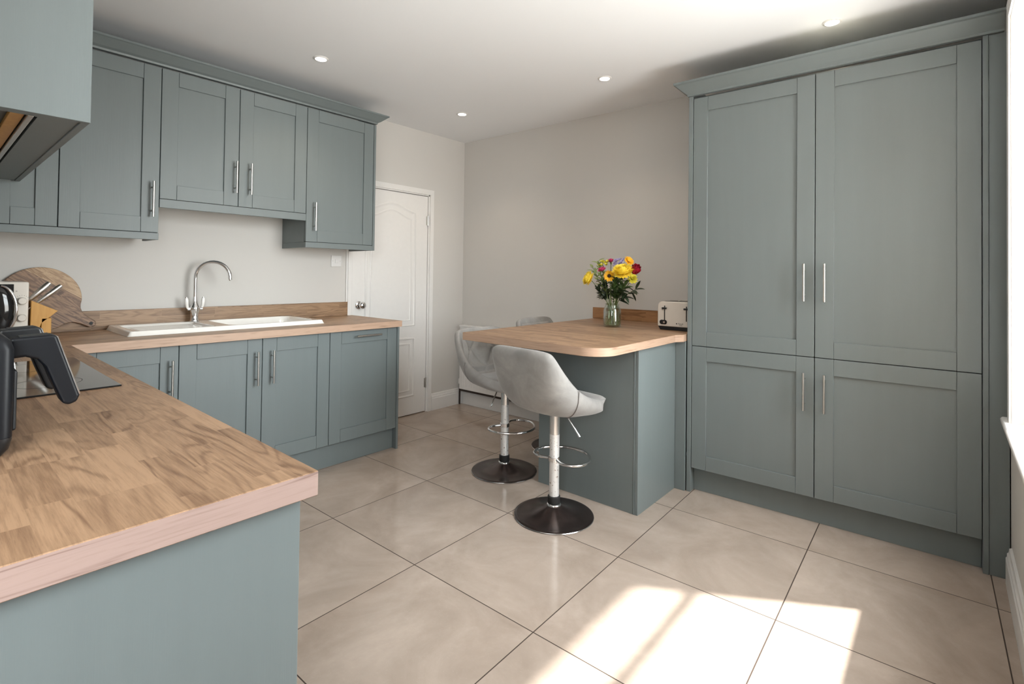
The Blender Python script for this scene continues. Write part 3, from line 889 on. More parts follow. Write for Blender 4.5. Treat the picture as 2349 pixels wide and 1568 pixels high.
# ------------------------------------------------------------------ breakfast bar
PX_L, PX_R, PY_F = -1.875, -1.226, 2.461
t = thing('peninsula_cabinet', 'blue-grey cabinet base of the breakfast bar with plain panelled sides', 'cabinet', (PX_R, PY_F, 0))
bm = bmesh.new(); box(bm, PX_L - PX_R, -0.026, 0, 0.018, 0, ZB - 0.0015)
finish('back_panel', bm, M['paint_plain'], t, bevel=0.0012)
bm = bmesh.new(); box(bm, -0.018, 0, 0.0, 0.474, 0, ZB - 0.0015); box(bm, -0.025, -0.019, -0.002, 0.02, 0, ZB - 0.0015)
finish('side_panel', bm, M['paint_plain'], t, bevel=0.0015)
bm = bmesh.new(); box(bm, PX_L - PX_R, PX_L - PX_R + 0.018, 0.0185, 0.960, 0, ZB - 0.0015)
finish('side_panel', bm, M['paint_plain'], t, bevel=0.0012)
bm = bmesh.new(); box(bm, 0.001, 0.0605, 0.470, 0.488, 0, ZB - 0.0015)
finish('filler_panel', bm, M['paint_plain'], t, bevel=0.0012)
bm = bmesh.new(); box(bm, PX_L - PX_R + 0.0185, -0.0185, 0.0185, 0.95, 0.15, 0.84)
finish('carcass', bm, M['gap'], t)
# top with one rounded corner
bm = bmesh.new()
yf = lambda x: BY + (x - WX) * math.tan(BYAW) - 0.001
PL, PR, PF = -2.122, -1.190, 2.046
rc = 0.13
pts = [(PL + 0.006, PF), (PR - rc, PF - 0.014)] + [(p[0], p[1] - 0.014) for p in arc(PR - rc, PF + rc, rc, -90, 0, 36)[1:]] + [(PR, 2.842), (-1.160, 2.892), (-1.1655, 2.940), (-1.1765, yf(-1.18)), (PL, yf(PL)), (PL, PF + 0.006)]
extrude_poly(bm, pts, 'z', ZB, ZT)
o = finish('worktop', bm, [M['oak_x'], M['oak_edge_warm']], bevel=0.0012, seg=1); mats_by_normal(o)
tag(o, 'oak block breakfast bar top with a rounded front corner', 'worktop')
bm = bmesh.new(); box(bm, 0, 0.955, -0.0185, -0.0005, ZT + 0.0005, 0.996)
o = finish('upstand', bm, M['oak_up_x'], bevel=0.001, seg=1); o.location = (-2.132, yf(-2.132) + 0.001, 0); o.rotation_euler = (0, 0, BYAW)
tag(o, 'low oak upstand behind the flower jar on the breakfast bar', 'upstand')

# ------------------------------------------------------------------ radiator
t = thing('radiator', 'white panel radiator low on the far wall behind the bar stools', 'radiator', (-3.535, yf(-3.5) - 0.005, 0), BYAW)
bm = bmesh.new(); box(bm, 0, 1.15, -0.075, -0.060, 0.155, 0.745)
for k in range(38): 
    x = 0.03 + k * 0.0295; box(bm, x, x + 0.015, -0.078, -0.0745, 0.185, 0.715)
finish('front_panel', bm, M['white'], t, bevel=0.003)
bm = bmesh.new(); box(bm, 0, 1.15, -0.0595, -0.012, 0.165, 0.742); finish('convector', bm, M['white'], t, bevel=0.002)
bm = bmesh.new(); box(bm, -0.003, 1.153, -0.082, -0.010, 0.7455, 0.757)
for k in range(36): box(bm, 0.02 + k * 0.031, 0.035 + k * 0.031, -0.072, -0.020, 0.757, 0.7585)
finish('top_grille', bm, M['white'], t, bevel=0.002)
bm = bmesh.new(); box(bm, 0.002, 1.148, -0.070, -0.020, 0.135, 0.152); finish('underside_shade_strip', bm, M['pipe'], t)  # dark strip standing in for the shaded gap under the radiator
bm = bmesh.new(); tube(bm, [(-0.022, -0.045, 0.0), (-0.022, -0.045, 0.19), (0.002, -0.045, 0.20)], 0.0085, 10); finish('pipe', bm, M['pipe'], t)
bm = bmesh.new(); lathe(bm, [(0.013, 0), (0.015, 0.01), (0.015, 0.045), (0.009, 0.05)], 16, -0.022, -0.045, origin=(0, 0, 0.195)); finish('valve', bm, M['white'], t)
for s_ in (0.1, 1.05):
    bm = bmesh.new(); box(bm, s_, s_ + 0.03, -0.012, 0.0, 0.2, 0.7); finish('bracket', bm, M['white'], t)

# ------------------------------------------------------------------ bar stools (local +y = the way the sitter faces)
ST = [  # centre (y,z), edge (y,z), half width
    ((0.268, 0.590), (0.190, 0.588), 0.165),
    ((0.240, 0.600), (0.178, 0.596), 0.192),
    ((0.165, 0.600), (0.130, 0.612), 0.210),
    ((0.060, 0.592), (0.045, 0.636), 0.222),
    ((-0.060, 0.585), (-0.040, 0.668), 0.227),
    ((-0.150, 0.598), (-0.095, 0.700), 0.225),
    ((-0.200, 0.658), (-0.140, 0.742), 0.219),
    ((-0.228, 0.740), (-0.178, 0.788), 0.212),
    ((-0.243, 0.808), (-0.204, 0.828), 0.206),
    ((-0.251, 0.856), (-0.220, 0.862), 0.200),
    ((-0.256, 0.892), (-0.232, 0.888), 0.194)]
def stool_point(v, u, off=0.0):
    n = len(ST) - 1
    k = min(int(v * n), n - 1); f = v * n - k
    def lerp(a, b): return a + (b - a) * f
    c = [lerp(ST[k][0][i], ST[k + 1][0][i]) for i in (0, 1)]; e = [lerp(ST[k][1][i], ST[k + 1][1][i]) for i in (0, 1)]
    hw = lerp(ST[k][2], ST[k + 1][2]); b = abs(u) ** 2.8
    return Vector((hw * math.sin(u * PI / 2 * 0.92) / math.sin(PI / 2 * 0.92), c[0] + (e[0] - c[0]) * b, c[1] + (e[1] - c[1]) * b))
def stool_normal(v, u):
    e = 0.01
    a = stool_point(min(v + e, 1), u) - stool_point(max(v - e, 0), u)
    b = stool_point(v, min(u + e, 1)) - stool_point(v, max(u - e, -1))
    n = a.cross(b); n.normalize(); return n if n.z > -2 else n
def make_stool():
    t = thing('bar_stool', '', 'bar stool')
    nv, nu = 30, 20
    bm = bmesh.new(); inner = []; outer = []
    for i in range(nv + 1):
        b_ = -1 + 2 * i / nv; ri = []; ro = []
        for j in range(nu + 1):
            a_ = -1 + 2 * j / nu; kk = 0.30 if b_ > 0 else 0.42
            u = a_ * math.sqrt(1 - kk * abs(b_) ** 5); v = 0.5 + 0.5 * b_ * math.sqrt(1 - (kk * 0.45 if b_ > 0 else kk) * abs(a_) ** 5)
            p = stool_point(v, u); n = stool_normal(max(0.05, min(0.93, v)), max(-0.9, min(0.9, u)))
            edge = min(1, (1 - max(abs(a_), abs(b_) ** 1.5)) * 4)
            th = 0.020 + (0.020 + 0.020 * max(0, min(1, (0.5 - v) * 5))) * math.sqrt(max(0, edge))
            ri.append(bm.verts.new(p + n * 0.004 * edge)); ro.append(bm.verts.new(p - n * th))
        inner.append(ri); outer.append(ro)
    for i in range(nv):
        for j in range(nu):
            f = bm.faces.new((inner[i][j], inner[i][j + 1], inner[i + 1][j + 1], inner[i + 1][j])); f.smooth = True
            f = bm.faces.new((outer[i][j], outer[i + 1][j], outer[i + 1][j + 1], outer[i][j + 1])); f.smooth = True
    rim_i = [inner[0][j] for j in range(nu + 1)] + [inner[i][nu] for i in range(1, nv + 1)] + [inner[nv][j] for j in range(nu - 1, -1, -1)] + [inner[i][0] for i in range(nv - 1, 0, -1)]
    rim_o = [outer[0][j] for j in range(nu + 1)] + [outer[i][nu] for i in range(1, nv + 1)] + [outer[nv][j] for j in range(nu - 1, -1, -1)] + [outer[i][0] for i in range(nv - 1, 0, -1)]
    m_ = len(rim_i)
    for k in range(m_):
        f = bm.faces.new((rim_i[k], rim_o[k], rim_o[(k + 1) % m_], rim_i[(k + 1) % m_])); f.smooth = True
    finish('seat_shell', bm, M['velvet'], t, subsurf=1)
    # quilted pad on the inside of the back
    bm = bmesh.new(); g = []
    NV, NU = 44, 52
    for i in range(NV + 1):
        v = 0.52 + 0.37 * i / NV; row = []
        for j in range(NU + 1):
            u = -0.66 + 1.32 * j / NU; p = stool_point(v, u); n = stool_normal(v, u)
            a = (u * 3.1 + (v - 0.56) * 7.0); b = (u * 3.1 - (v - 0.56) * 7.0)
            q = min(abs(math.sin(a * PI / 2 * 0.9)), abs(math.sin(b * PI / 2 * 0.9)))
            ed = min(1, i / 4, (NV - i) / 4, j / 4, (NU - j) / 4)
            row.append(bm.verts.new(p + n * (0.002 + 0.026 * ed * (0.25 + 0.75 * min(1, q * 1.8) ** 0.55))))
        g.append(row)
    for i in range(NV):
        for j in range(NU):
            f = bm.faces.new((g[i][j], g[i][j + 1], g[i + 1][j + 1], g[i + 1][j])); f.smooth = True
    finish('quilted_pad', bm, M['velvet'], t)
    # seat cushion
    bm = bmesh.new(); g = []
    for i in range(17):
        v = 0.12 + 0.37 * i / 16; row = []
        for j in range(17):
            u = -0.80 + 1.60 * j / 16; p = stool_point(v, u); n = stool_normal(v, u)
            ed = max(0, min(1, i / 4, (16 - i) / 4, j / 4, (16 - j) / 4))
            row.append(bm.verts.new(p + n * (0.003 + 0.022 * math.sqrt(ed))))
        g.append(row)
    for i in range(16):
        for j in range(16):
            f = bm.faces.new((g[i][j], g[i][j + 1], g[i + 1][j + 1], g[i + 1][j])); f.smooth = True
    finish('seat_cushion', bm, M['velvet'], t, subsurf=1)
    # seams on the outside where the back meets the seat
    for s_ in (-1, 1):
        bm = bmesh.new(); path = []
        for k in range(13):
            f_ = k / 12; v = 0.40 + 0.0 * f_; u = s_ * (0.985 - 0.80 * f_); v = 0.515 - 0.16 * f_
            edge = min(1, (1 - abs(u)) * 4); th = 0.020 + (0.020 + 0.020 * max(0, min(1, (0.5 - v) * 5))) * math.sqrt(max(0, edge))
            path.append(stool_point(v, u) - stool_normal(v, u) * (th + 0.0005))
        tube(bm, path, 0.0022, 6); finish('seam', bm, simple('seam_thread', lin(118, 112, 110), 0.9) if s_ == -1 else bpy.data.materials['seam_thread'], t)
    bm = bmesh.new()
    lathe(bm, [(0.0255, 0.098), (0.0255, 0.535)], 32); finish('pole', bm, M['pole'], t)
    bm = bmesh.new(); lathe(bm, [(0.050, 0.5355), (0.050, 0.5405), (0.03, 0.5415)], 24); finish('mount_plate', bm, M['black'], t)
    bm = bmesh.new(); lathe(bm, [(0.032, 0.064), (0.033, 0.068), (0.0325, 0.100), (0.028, 0.1035), (0.0262, 0.1035)], 32, caps=False); finish('collar', bm, M['rubber'], t)
    bm = bmesh.new()
    prof = [(0.0005, 0.0), (0.200, 0.0), (0.2055, 0.003), (0.2055, 0.007), (0.200, 0.0095)]
    for k in range(1, 15):
        f_ = k / 14; r_ = 0.200 - (0.200 - 0.036) * f_
        prof.append((r_, 0.0095 + 0.044 * (f_ ** 2.4)))
    lathe(bm, prof, 64, caps=False)
    b = finish('base', bm, M['dark_chrome'], t)
    bm = bmesh.new(); lathe(bm, [(0.2052, 0.0022), (0.2072, 0.004), (0.2052, 0.0065)], 64, caps=False); finish('base_rim', bm, M['chrome'], b)
    bm = bmesh.new(); lathe(bm, [(0.037, 0.050), (0.038, 0.056), (0.036, 0.062), (0.030, 0.0645)], 32, caps=False); finish('base_ring', bm, M['chrome'], b)
    # footrest loop
    bm = bmesh.new()
    zf = 0.292
    loop = [(-0.030, -0.012, zf), (-0.085, -0.030, zf), (-0.135, -0.010, zf), (-0.158, 0.045, zf), (-0.145, 0.110, zf), (-0.080, 0.178, zf), (0.0, 0.200, zf), (0.080, 0.178, zf), (0.145, 0.110, zf), (0.158, 0.045, zf), (0.135, -0.010, zf), (0.085, -0.030, zf), (0.030, -0.012, zf)]
    tube(bm, smoothpath(loop, 6), 0.0075, 12)
    lathe(bm, [(0.0258, zf - 0.012), (0.031, zf - 0.010), (0.031, zf + 0.010), (0.0258, zf + 0.012)], 28, caps=False)
    finish('footrest', bm, M['chrome'], t)
    bm = bmesh.new(); tube(bm, smoothpath([(0.03, 0.0, 0.533), (0.072, 0.006, 0.528), (0.092, 0.010, 0.508), (0.148, 0.020, 0.438)], 6), 0.0042, 10)
    tube(bm, [(0.140, 0.0186, 0.448), (0.150, 0.0204, 0.435)], 0.006, 10)
    finish('lever', bm, M['chrome'], t)
    return t
st0 = make_stool()
for k, (x, y, a, lab) in enumerate([
        (-1.556, 2.178, -6, 'grey velvet bar stool in front of the breakfast bar seen from behind'),
        (-2.141, 2.452, -92, 'grey velvet bar stool showing its quilted inside, at the left end of the breakfast bar'),
        (-2.150, 3.075, -90, 'grey velvet bar stool of which only the back top shows beyond the breakfast bar')]):
    s_ = st0 if k == 0 else copy_tree(st0)
    s_.location = (x, y, 0)
    if k == 2:      # wound up a little higher than the others
        for ch in s_.children:
            if ch.name.split('.')[0] in ('seat_shell', 'quilted_pad', 'seat_cushion', 'seam', 'mount_plate', 'lever'): ch.location.z += 0.032
            if ch.name.split('.')[0] == 'pole': ch.scale.z = 1.066; ch.location.z = -0.0035
    s_.rotation_euler = (0, 0, R(a)); s_['label'] = lab; s_['group'] = 'velvet bar stools around the breakfast bar'

# ------------------------------------------------------------------ toaster
t = thing('toaster', 'cream two-lever toaster with black base beside the tall cabinet', 'toaster', (-1.288, 3.160, ZT + 0.0005))
def rounded_rect(x0, x1, z0, z1, r, n=6, bottom=True):
    pts = []
    for cx_, cz_, a0 in ((x1 - r, z1 - r, 0), (x0 + r, z1 - r, 90)):
        pts += [(cx_ + r * math.cos(R(a0 + 90 * i / n)), cz_ + r * math.sin(R(a0 + 90 * i / n))) for i in range(n + 1)]
    if bottom:
        for cx_, cz_, a0 in ((x0 + r, z0 + r, 180), (x1 - r, z0 + r, 270)):
            pts += [(cx_ + r * math.cos(R(a0 + 90 * i / n)), cz_ + r * math.sin(R(a0 + 90 * i / n))) for i in range(n + 1)]
    else: pts += [(x0, z0), (x1, z0)]
    return pts
bm = bmesh.new(); extrude_poly(bm, rounded_rect(-0.115, 0.115, 0.022, 0.178, 0.030, 6, False), 'y', -0.09, 0.10)
body = finish('body', bm, M['cream'], t, bevel=0.006, seg=3)
bm = bmesh.new(); extrude_poly(bm, [(-0.100, 0.0), (0.100, 0.0), (0.113, 0.0215), (-0.113, 0.0215)], 'y', -0.085, 0.095)
finish('base', bm, M['black'], t, bevel=0.002)
for sx in (-0.068, 0.072):
    bm = bmesh.new(); box(bm, sx - 0.003, sx + 0.003, -0.0915, -0.0902, 0.060, 0.152); sl = finish('lever_slot', bm, M['black'], t)
    bm = bmesh.new(); box(bm, sx - 0.015, sx + 0.015, -0.104, -0.0916, 0.130, 0.141); finish('lever_knob', bm, M['black'], sl, bevel=0.003)
bm = bmesh.new(); extrude_poly(bm, rounded_rect(-0.100, -0.052, 0.034, 0.062, 0.013), 'y', -0.0925, -0.0903); pn = finish('control_panel', bm, M['black'], t)
bm = bmesh.new(); lathe(bm, [(0.006, 0), (0.006, 0.004)], 16, axis='y', origin=(-0.070, -0.0965, 0.048)); finish('dial', bm, M['steel'], pn)
bm = bmesh.new()
for sy in (-0.035, 0.045): box(bm, -0.085, 0.085, sy - 0.014, sy + 0.014, 0.1782, 0.1790)
finish('bread_slot', bm, M['black'], t)
bm = bmesh.new(); tube(bm, [(-0.02, 0.005, 0.178), (0.0, 0.005, 0.186), (0.06, 0.005, 0.187), (0.085, 0.005, 0.178)], 0.0022, 8); finish('warming_wire', bm, M['steel'], t)
bm = bmesh.new()
tri = [(-0.083, 0.120), (-0.073, 0.137), (-0.093, 0.137)]
extrude_poly(bm, [(-0.089, 0.124), (-0.077, 0.124), (-0.083, 0.135)], 'y', -0.0908, -0.0902); finish('triangle_mark', bm, simple('grey_print', (0.35, 0.33, 0.30), 0.5), t)
def text(name, s, size, loc, rot, mat, parent, ext=0.0003):
    c = bpy.data.curves.new(name, 'FONT'); c.body = s; c.size = size; c.extrude = ext; c.align_x = 'LEFT'
    o = bpy.data.objects.new(name, c); COL.objects.link(o); c.materials.append(mat); o.parent = parent
    o.location = loc; o.rotation_euler = rot
    dg = bpy.context.evaluated_depsgraph_get(); me = bpy.data.meshes.new_from_object(o.evaluated_get(dg))
    m_ = bpy.data.objects.new(name, me); COL.objects.link(m_); m_.parent = parent; m_.location = loc; m_.rotation_euler = rot
    bpy.data.objects.remove(o); 
    return m_
text('lettering', 'Russell', 0.0115, (0.020, -0.0904, 0.040), (R(90), 0, 0), M['ink'], t)
text('lettering', 'Hobbs', 0.0080, (0.026, -0.0904, 0.031), (R(90), 0, 0), M['ink'], t)
bm = bmesh.new(); lathe(bm, [(0.004, 0), (0.004, 0.0006)], 16, axis='y', origin=(0.010, -0.0906, 0.043)); finish('round_mark', bm, M['ink'], t)

# ------------------------------------------------------------------ flower jar
JX, JY = -1.683, 2.990
t = thing('glass_jar', 'clear glass jar of water and stems on the breakfast bar', 'vase', (JX, JY, ZT + 0.0005))
bm = bmesh.new()
JP = [(0.0005, 0.0), (0.052, 0.0), (0.057, 0.006), (0.058, 0.020), (0.058, 0.105), (0.054, 0.122), (0.046, 0.134), (0.045, 0.146), (0.048, 0.150), (0.045, 0.153), (0.042, 0.150), (0.042, 0.136), (0.050, 0.120), (0.054, 0.104), (0.054, 0.020), (0.050, 0.008), (0.0005, 0.006)]
lathe(bm, JP, 40, caps=False); finish('jar_glass', bm, M['jar'], t)
bm = bmesh.new(); lathe(bm, [(0.0005, 0.0085), (0.049, 0.0085), (0.0535, 0.020), (0.0535, 0.098), (0.0005, 0.098)], 32, caps=False); finish('water', bm, M['water'], t)

GRN = simple('stem_green', lin(86, 104, 52), 0.5, var=0.25, scale=60)
LEAF = simple('leaf_green', lin(64, 84, 42), 0.45, var=0.35, scale=50)
LEAFD = simple('dark_leaf', lin(40, 52, 34), 0.4, var=0.3, scale=50)
LEAFL = simple('light_leaf', lin(132, 148, 84), 0.5, var=0.2, scale=50)
YEL = simple('yellow_petal', lin(250, 228, 84), 0.6, var=0.06, scale=90)
YEL2 = simple('golden_petal', lin(240, 178, 24), 0.6, var=0.12, scale=90)
LIME = simple('lime_petal', lin(214, 204, 70), 0.6, var=0.12, scale=60)
PNK = simple('pink_petal', lin(206, 74, 120), 0.6, var=0.2, scale=60)
RED = simple('crimson_petal', lin(140, 10, 38), 0.5, var=0.2, scale=60)
LIL = simple('lilac_petal', lin(150, 142, 186), 0.6, var=0.2, scale=60)
BRN = simple('flower_centre', lin(52, 32, 14), 0.8, var=0.3, scale=200)

def leafmesh(bm, base, d, up, L, W, curl=0.2, mi=0):
    d = d.normalized(); s_ = d.cross(up)
    s_ = s_.normalized() if s_.length > 1e-4 else d.orthogonal().normalized()
    n = s_.cross(d)
    rows = []
    for i in range(7):
        f_ = i / 6; w_ = W * math.sin(PI * min(1, f_ * 0.92 + 0.06)) ** 0.8 * 0.5
        c = base + d * (L * f_) - n * (curl * L * f_ * f_)
        rows.append([bm.verts.new(c - s_ * w_ + n * w_ * 0.3), bm.verts.new(c), bm.verts.new(c + s_ * w_ + n * w_ * 0.3)])
    for i in range(6):
        for k in range(2):
            f = bm.faces.new((rows[i][k], rows[i][k + 1], rows[i + 1][k + 1], rows[i + 1][k])); f.smooth = True; f.material_index = mi
def petals(bm, c, ax, n, L, W, tilt, off=0, ph=0, curl=0.1, mi=0, jit=0.0):
    """a ring of petals around axis ax; tilt 0 = flat, 90 = pointing along the axis"""
    ax = ax.normalized(); a = ax.orthogonal().normalized(); b = ax.cross(a)
    for k in range(n):
        an = 2 * PI * (k + ph) / n + random.uniform(-jit, jit)
        rad = a * math.cos(an) + b * math.sin(an); tl = R(tilt + random.uniform(-jit, jit) * 30)
        d = rad * math.cos(tl) + ax * math.sin(tl)
        leafmesh(bm, c + rad * off, d, ax, L * random.uniform(0.9, 1.05), W, curl, mi)
def stem(t, tip, ax, bloom_r=0.0, mat=GRN, r=0.0022, leaves=3, lm=LEAF, seed=0, lsize=0.05):
    """stem from the jar's floor through its neck up to the bloom, in the thing's frame (origin at the jar's base)"""
    rnd = random.Random(seed)
    tip = Vector(tip); d = Vector((tip.x, tip.y, 0)); dn = d.normalized() if d.length > 1e-3 else Vector((1, 0, 0))
    neck = dn * 0.028 * min(1, d.length / 0.05) + Vector((rnd.uniform(-0.010, 0.010), rnd.uniform(-0.010, 0.010), 0.148))
    foot = -dn * 0.026 + Vector((rnd.uniform(-0.018, 0.018), rnd.uniform(-0.018, 0.018), 0.014))
    path = smoothpath([foot, neck, neck.lerp(tip, 0.5) + Vector((0, 0, 0.012)), tip - ax.normalized() * bloom_r * 0.2], 6)
    bm = bmesh.new(); tube(bm, path, r, 7)
    so = finish('stem', bm, mat, t)
    if leaves:
        bm = bmesh.new()
        for k in range(leaves):
            f_ = 0.42 + 0.45 * (k + rnd.random() * 0.6) / max(leaves, 1)
            p = path[min(len(path) - 2, int(f_ * len(path)))]
            an = rnd.uniform(0, 2 * PI); dd = Vector((math.cos(an), math.sin(an), rnd.uniform(-0.2, 0.9)))
            leafmesh(bm, p, dd, Vector((0, 0, 1)), lsize * rnd.uniform(0.7, 1.2), lsize * 0.36, rnd.uniform(0, 0.5))
        finish('leaves', bm, lm, t)
    return path
def P_(x, z, y=3.0):
    """target in jar coordinates from a point on the plane y = 3.0 seen from the camera, moved to depth y"""
    k = y / 3.0
    return Vector((x * k - JX, y - JY, CAM_H + (z - CAM_H) * k - ZT))
CAMDIR = Vector((-JX, -JY, 0.1)).normalized()
def flower(label, tip, ax, kind, seed, group='cut flowers in the glass jar', leaves=3, lm=LEAF, size=1.0, lsize=0.05):
    random.seed(seed)
    t = thing('cut_flower', label, 'flower', (JX, JY, ZT + 0.0008), 0, group)
    ax = Vector(ax).normalized(); tip = Vector(tip)
    stem(t, tip, ax, leaves=leaves, lm=lm, seed=seed, lsize=lsize)
    bm = bmesh.new()
    if kind == 'mum':
        for k, (n, L, tl, off) in enumerate([(30, 0.029, 4, 0.006), (30, 0.028, 16, 0.006), (28, 0.027, 28, 0.006), (26, 0.0255, 40, 0.005), (22, 0.024, 52, 0.005), (18, 0.023, 64, 0.004), (14, 0.022, 75, 0.003), (8, 0.021, 86, 0.001)]):
            petals(bm, tip, ax, n, L * size, 0.0105 * size, tl, off * size, k * 0.5, -0.38, 0, 0.10)
        petals(bm, tip, ax, 28, 0.027 * size, 0.010 * size, -14, 0.005, 0.3, -0.2, 0, 0.1)
        finish('bloom', bm, YEL, t)
    elif kind == 'sunflower':
        petals(bm, tip, ax, 18, 0.024 * size, 0.010 * size, 12, 0.007, 0, 0.05, 0, 0.1); petals(bm, tip, ax, 18, 0.021 * size, 0.010 * size, 24, 0.007, 0.5, 0.0, 0, 0.1)
        b = finish('bloom', bm, YEL2, t)
        bm = bmesh.new(); bmesh.ops.create_icosphere(bm, subdivisions=2, radius=0.009 * size, matrix=Matrix.Translation(tip + ax * 0.004)); finish('flower_centre', bm, BRN, b, smooth=True)
    elif kind == 'rose':
        for k, (n, L, tl, off, W) in enumerate([(5, 0.036, 62, 0.010, 0.036), (5, 0.040, 72, 0.008, 0.034), (4, 0.041, 80, 0.005, 0.030), (3, 0.040, 86, 0.003, 0.024)]):
            petals(bm, tip, ax, n, L * size, W * size, tl, off * size, k * 0.45, -0.22 if k < 2 else -0.1, 0, 0.1)
        finish('bloom', bm, RED, t)
        bm = bmesh.new(); petals(bm, tip, ax, 5, 0.024, 0.008, 10, 0.004, 0.2, 0.1); finish('sepals', bm, LEAF, t)
    elif kind == 'carnation':
        for k, (n, L, tl) in enumerate([(9, 0.022, 22), (9, 0.021, 42), (8, 0.019, 62), (5, 0.016, 80)]):
            petals(bm, tip, ax, n, L * size, 0.013 * size, tl, 0.003, k * 0.4, -0.1, 0, 0.3)
        finish('bloom', bm, PNK, t)
        bm = bmesh.new(); tube(bm, [tip - ax * 0.016, tip - ax * 0.006, tip + ax * 0.004], 0.005, 10, radii=[0.003, 0.006, 0.007]); finish('calyx', bm, GRN, t)
    elif kind == 'lilac':
        rnd = random.Random(seed)
        for k in range(18):
            q = tip + Vector((rnd.uniform(-0.034, 0.034), rnd.uniform(-0.018, 0.018), rnd.uniform(-0.014, 0.022))) * size
            petals(bm, q, Vector((rnd.uniform(-0.4, 0.4), -0.6, 0.8)), 5, 0.015, 0.010, 25, 0.001, rnd.random(), 0.1, 0, 0.3)
        finish('bloom', bm, LIL, t)
    elif kind == 'lime':
        rnd = random.Random(seed)
        for k in range(8):
            q = tip + Vector((rnd.uniform(-0.030, 0.030), rnd.uniform(-0.015, 0.015), rnd.uniform(-0.010, 0.014))) * size
            petals(bm, q, Vector((rnd.uniform(-0.3, 0.3), -0.5, 0.8)), 6, 0.020, 0.014, 48, 0.002, rnd.random(), -0.15, 0, 0.2)
        finish('bloom', bm, LIME, t)
    elif kind == 'daisy':
        petals(bm, tip, ax, 20, 0.026 * size, 0.009 * size, 20, 0.003, 0, 0.1, 0, 0.1); petals(bm, tip, ax, 16, 0.020 * size, 0.008 * size, 45, 0.003, 0.5, 0.0, 0, 0.1)
        finish('bloom', bm, YEL2, t)
    elif kind == 'button':
        for n, L, tl in ((14, 0.022, 5), (14, 0.021, 30), (10, 0.018, 55), (6, 0.014, 78)):
            petals(bm, tip, ax, n, L * size, 0.010 * size, tl, 0.003, 0.5, -0.3, 0, 0.15)
        finish('bloom', bm, LIME, t)
    return t
flower('yellow chrysanthemum leaning out at the left of the jar', P_(-1.862, 1.222, 2.94), (-0.65, -0.70, 0.45), 'mum', 11, leaves=2, lm=LEAFD, size=1.62)
flower('large yellow chrysanthemum at the centre of the bouquet', P_(-1.612, 1.262, 2.93), (0.12, -0.50, 0.9), 'mum', 12, leaves=4, lm=LEAFD, size=2.1)
flower('small sunflower with dark centre facing the room', P_(-1.712, 1.243, 2.90), (0.25, -0.9, 0.15), 'sunflower', 13, leaves=3, lm=LEAF, size=1.35)
flower('deep red rose at the right side of the bouquet', P_(-1.532, 1.262, 2.98), (0.45, -0.25, 0.9), 'rose', 14, leaves=4, lm=LEAFD, size=1.55)
flower('pink carnation above the small sunflower, at left', P_(-1.765, 1.276, 2.93), (-0.2, -0.5, 0.9), 'carnation', 15, leaves=2, size=1.5)
flower('pink carnation at the top of the bouquet, behind the others', P_(-1.702, 1.334, 3.05), (0.0, -0.2, 1.0), 'carnation', 16, leaves=2, size=1.4)
flower('cluster of small lilac blossoms at the top of the bouquet', P_(-1.642, 1.325, 3.02), (0, -0.3, 1), 'lilac', 17, leaves=2, size=1.25)
flower('golden daisy turned sideways at the top right of the bouquet', P_(-1.572, 1.340, 3.04), (0.7, -0.4, 0.5), 'daisy', 18, leaves=1, size=1.35)
flower('pale lime blossoms at the top left of the bouquet', P_(-1.765, 1.322, 3.02), (-0.3, -0.3, 1), 'lime', 19, leaves=3, lm=LEAFL, size=1.25)
flower('round lime-yellow bloom below the red rose', P_(-1.545, 1.225, 2.96), (0.5, -0.7, 0.3), 'button', 20, leaves=3, lm=LEAFD, size=1.5)
def foliage(label, tip, seed, lm, n, L, W, hang=0.0):
    random.seed(seed); rnd = random.Random(seed)
    t = thing('foliage_stem', label, 'foliage', (JX, JY, ZT + 0.0008), 0, 'foliage stems in the glass jar')
    path = stem(t, tip, Vector((0, 0, 1)), leaves=0, seed=seed, r=0.0016)
    bm = bmesh.new()
    for k in range(n):
        f_ = 0.45 + 0.55 * k / (n - 1); p = path[min(len(path) - 1, int(f_ * (len(path) - 1)))]
        pd = (path[-1] - path[-6]).normalized()
        side = Vector((rnd.uniform(-1, 1), rnd.uniform(-1, 0.6), rnd.uniform(-0.3, 0.7))).normalized()
        leafmesh(bm, p, pd * 0.8 + side - Vector((0, 0, hang)), Vector((0, -0.4, 1)), L * rnd.uniform(0.7, 1.15), W, rnd.uniform(0, 0.35))
    finish('leaves', bm, lm, t)
foliage('pale green leafy sprig at the top left of the bouquet', P_(-1.800, 1.340, 3.02), 31, LEAFL, 20, 0.050, 0.018)
foliage('pale green sprig reaching out left above the left chrysanthemum', P_(-1.840, 1.300, 3.02), 32, LEAFL, 20, 0.048, 0.018)
foliage('dark drooping leafy stem at the right of the bouquet', P_(-1.520, 1.160, 2.95), 33, LEAFD, 18, 0.070, 0.026, 0.5)
foliage('dark leafy stem hanging low at the left of the jar', P_(-1.795, 1.145, 2.95), 34, LEAFD, 22, 0.055, 0.020, 0.2)
foliage('broad-leaved green stem in the middle of the bouquet', P_(-1.665, 1.215, 2.92), 35, LEAF, 26, 0.066, 0.030)
foliage('green leafy stem leaning right below the red rose', P_(-1.590, 1.190, 2.93), 36, LEAF, 26, 0.062, 0.026)
foliage('dark green leaves behind the large chrysanthemum', P_(-1.640, 1.230, 3.05), 37, LEAFD, 32, 0.060, 0.026)
foliage('dark green leaves behind the small sunflower', P_(-1.745, 1.200, 3.02), 38, LEAFD, 30, 0.058, 0.024)

# ------------------------------------------------------------------ round chopping board leaning on the wall
t = thing('chopping_board', 'round two-tone wooden chopping board with a handle leaning on the left wall', 'chopping board', (-3.5385, 0.419, ZT + 0.0012), R(90))
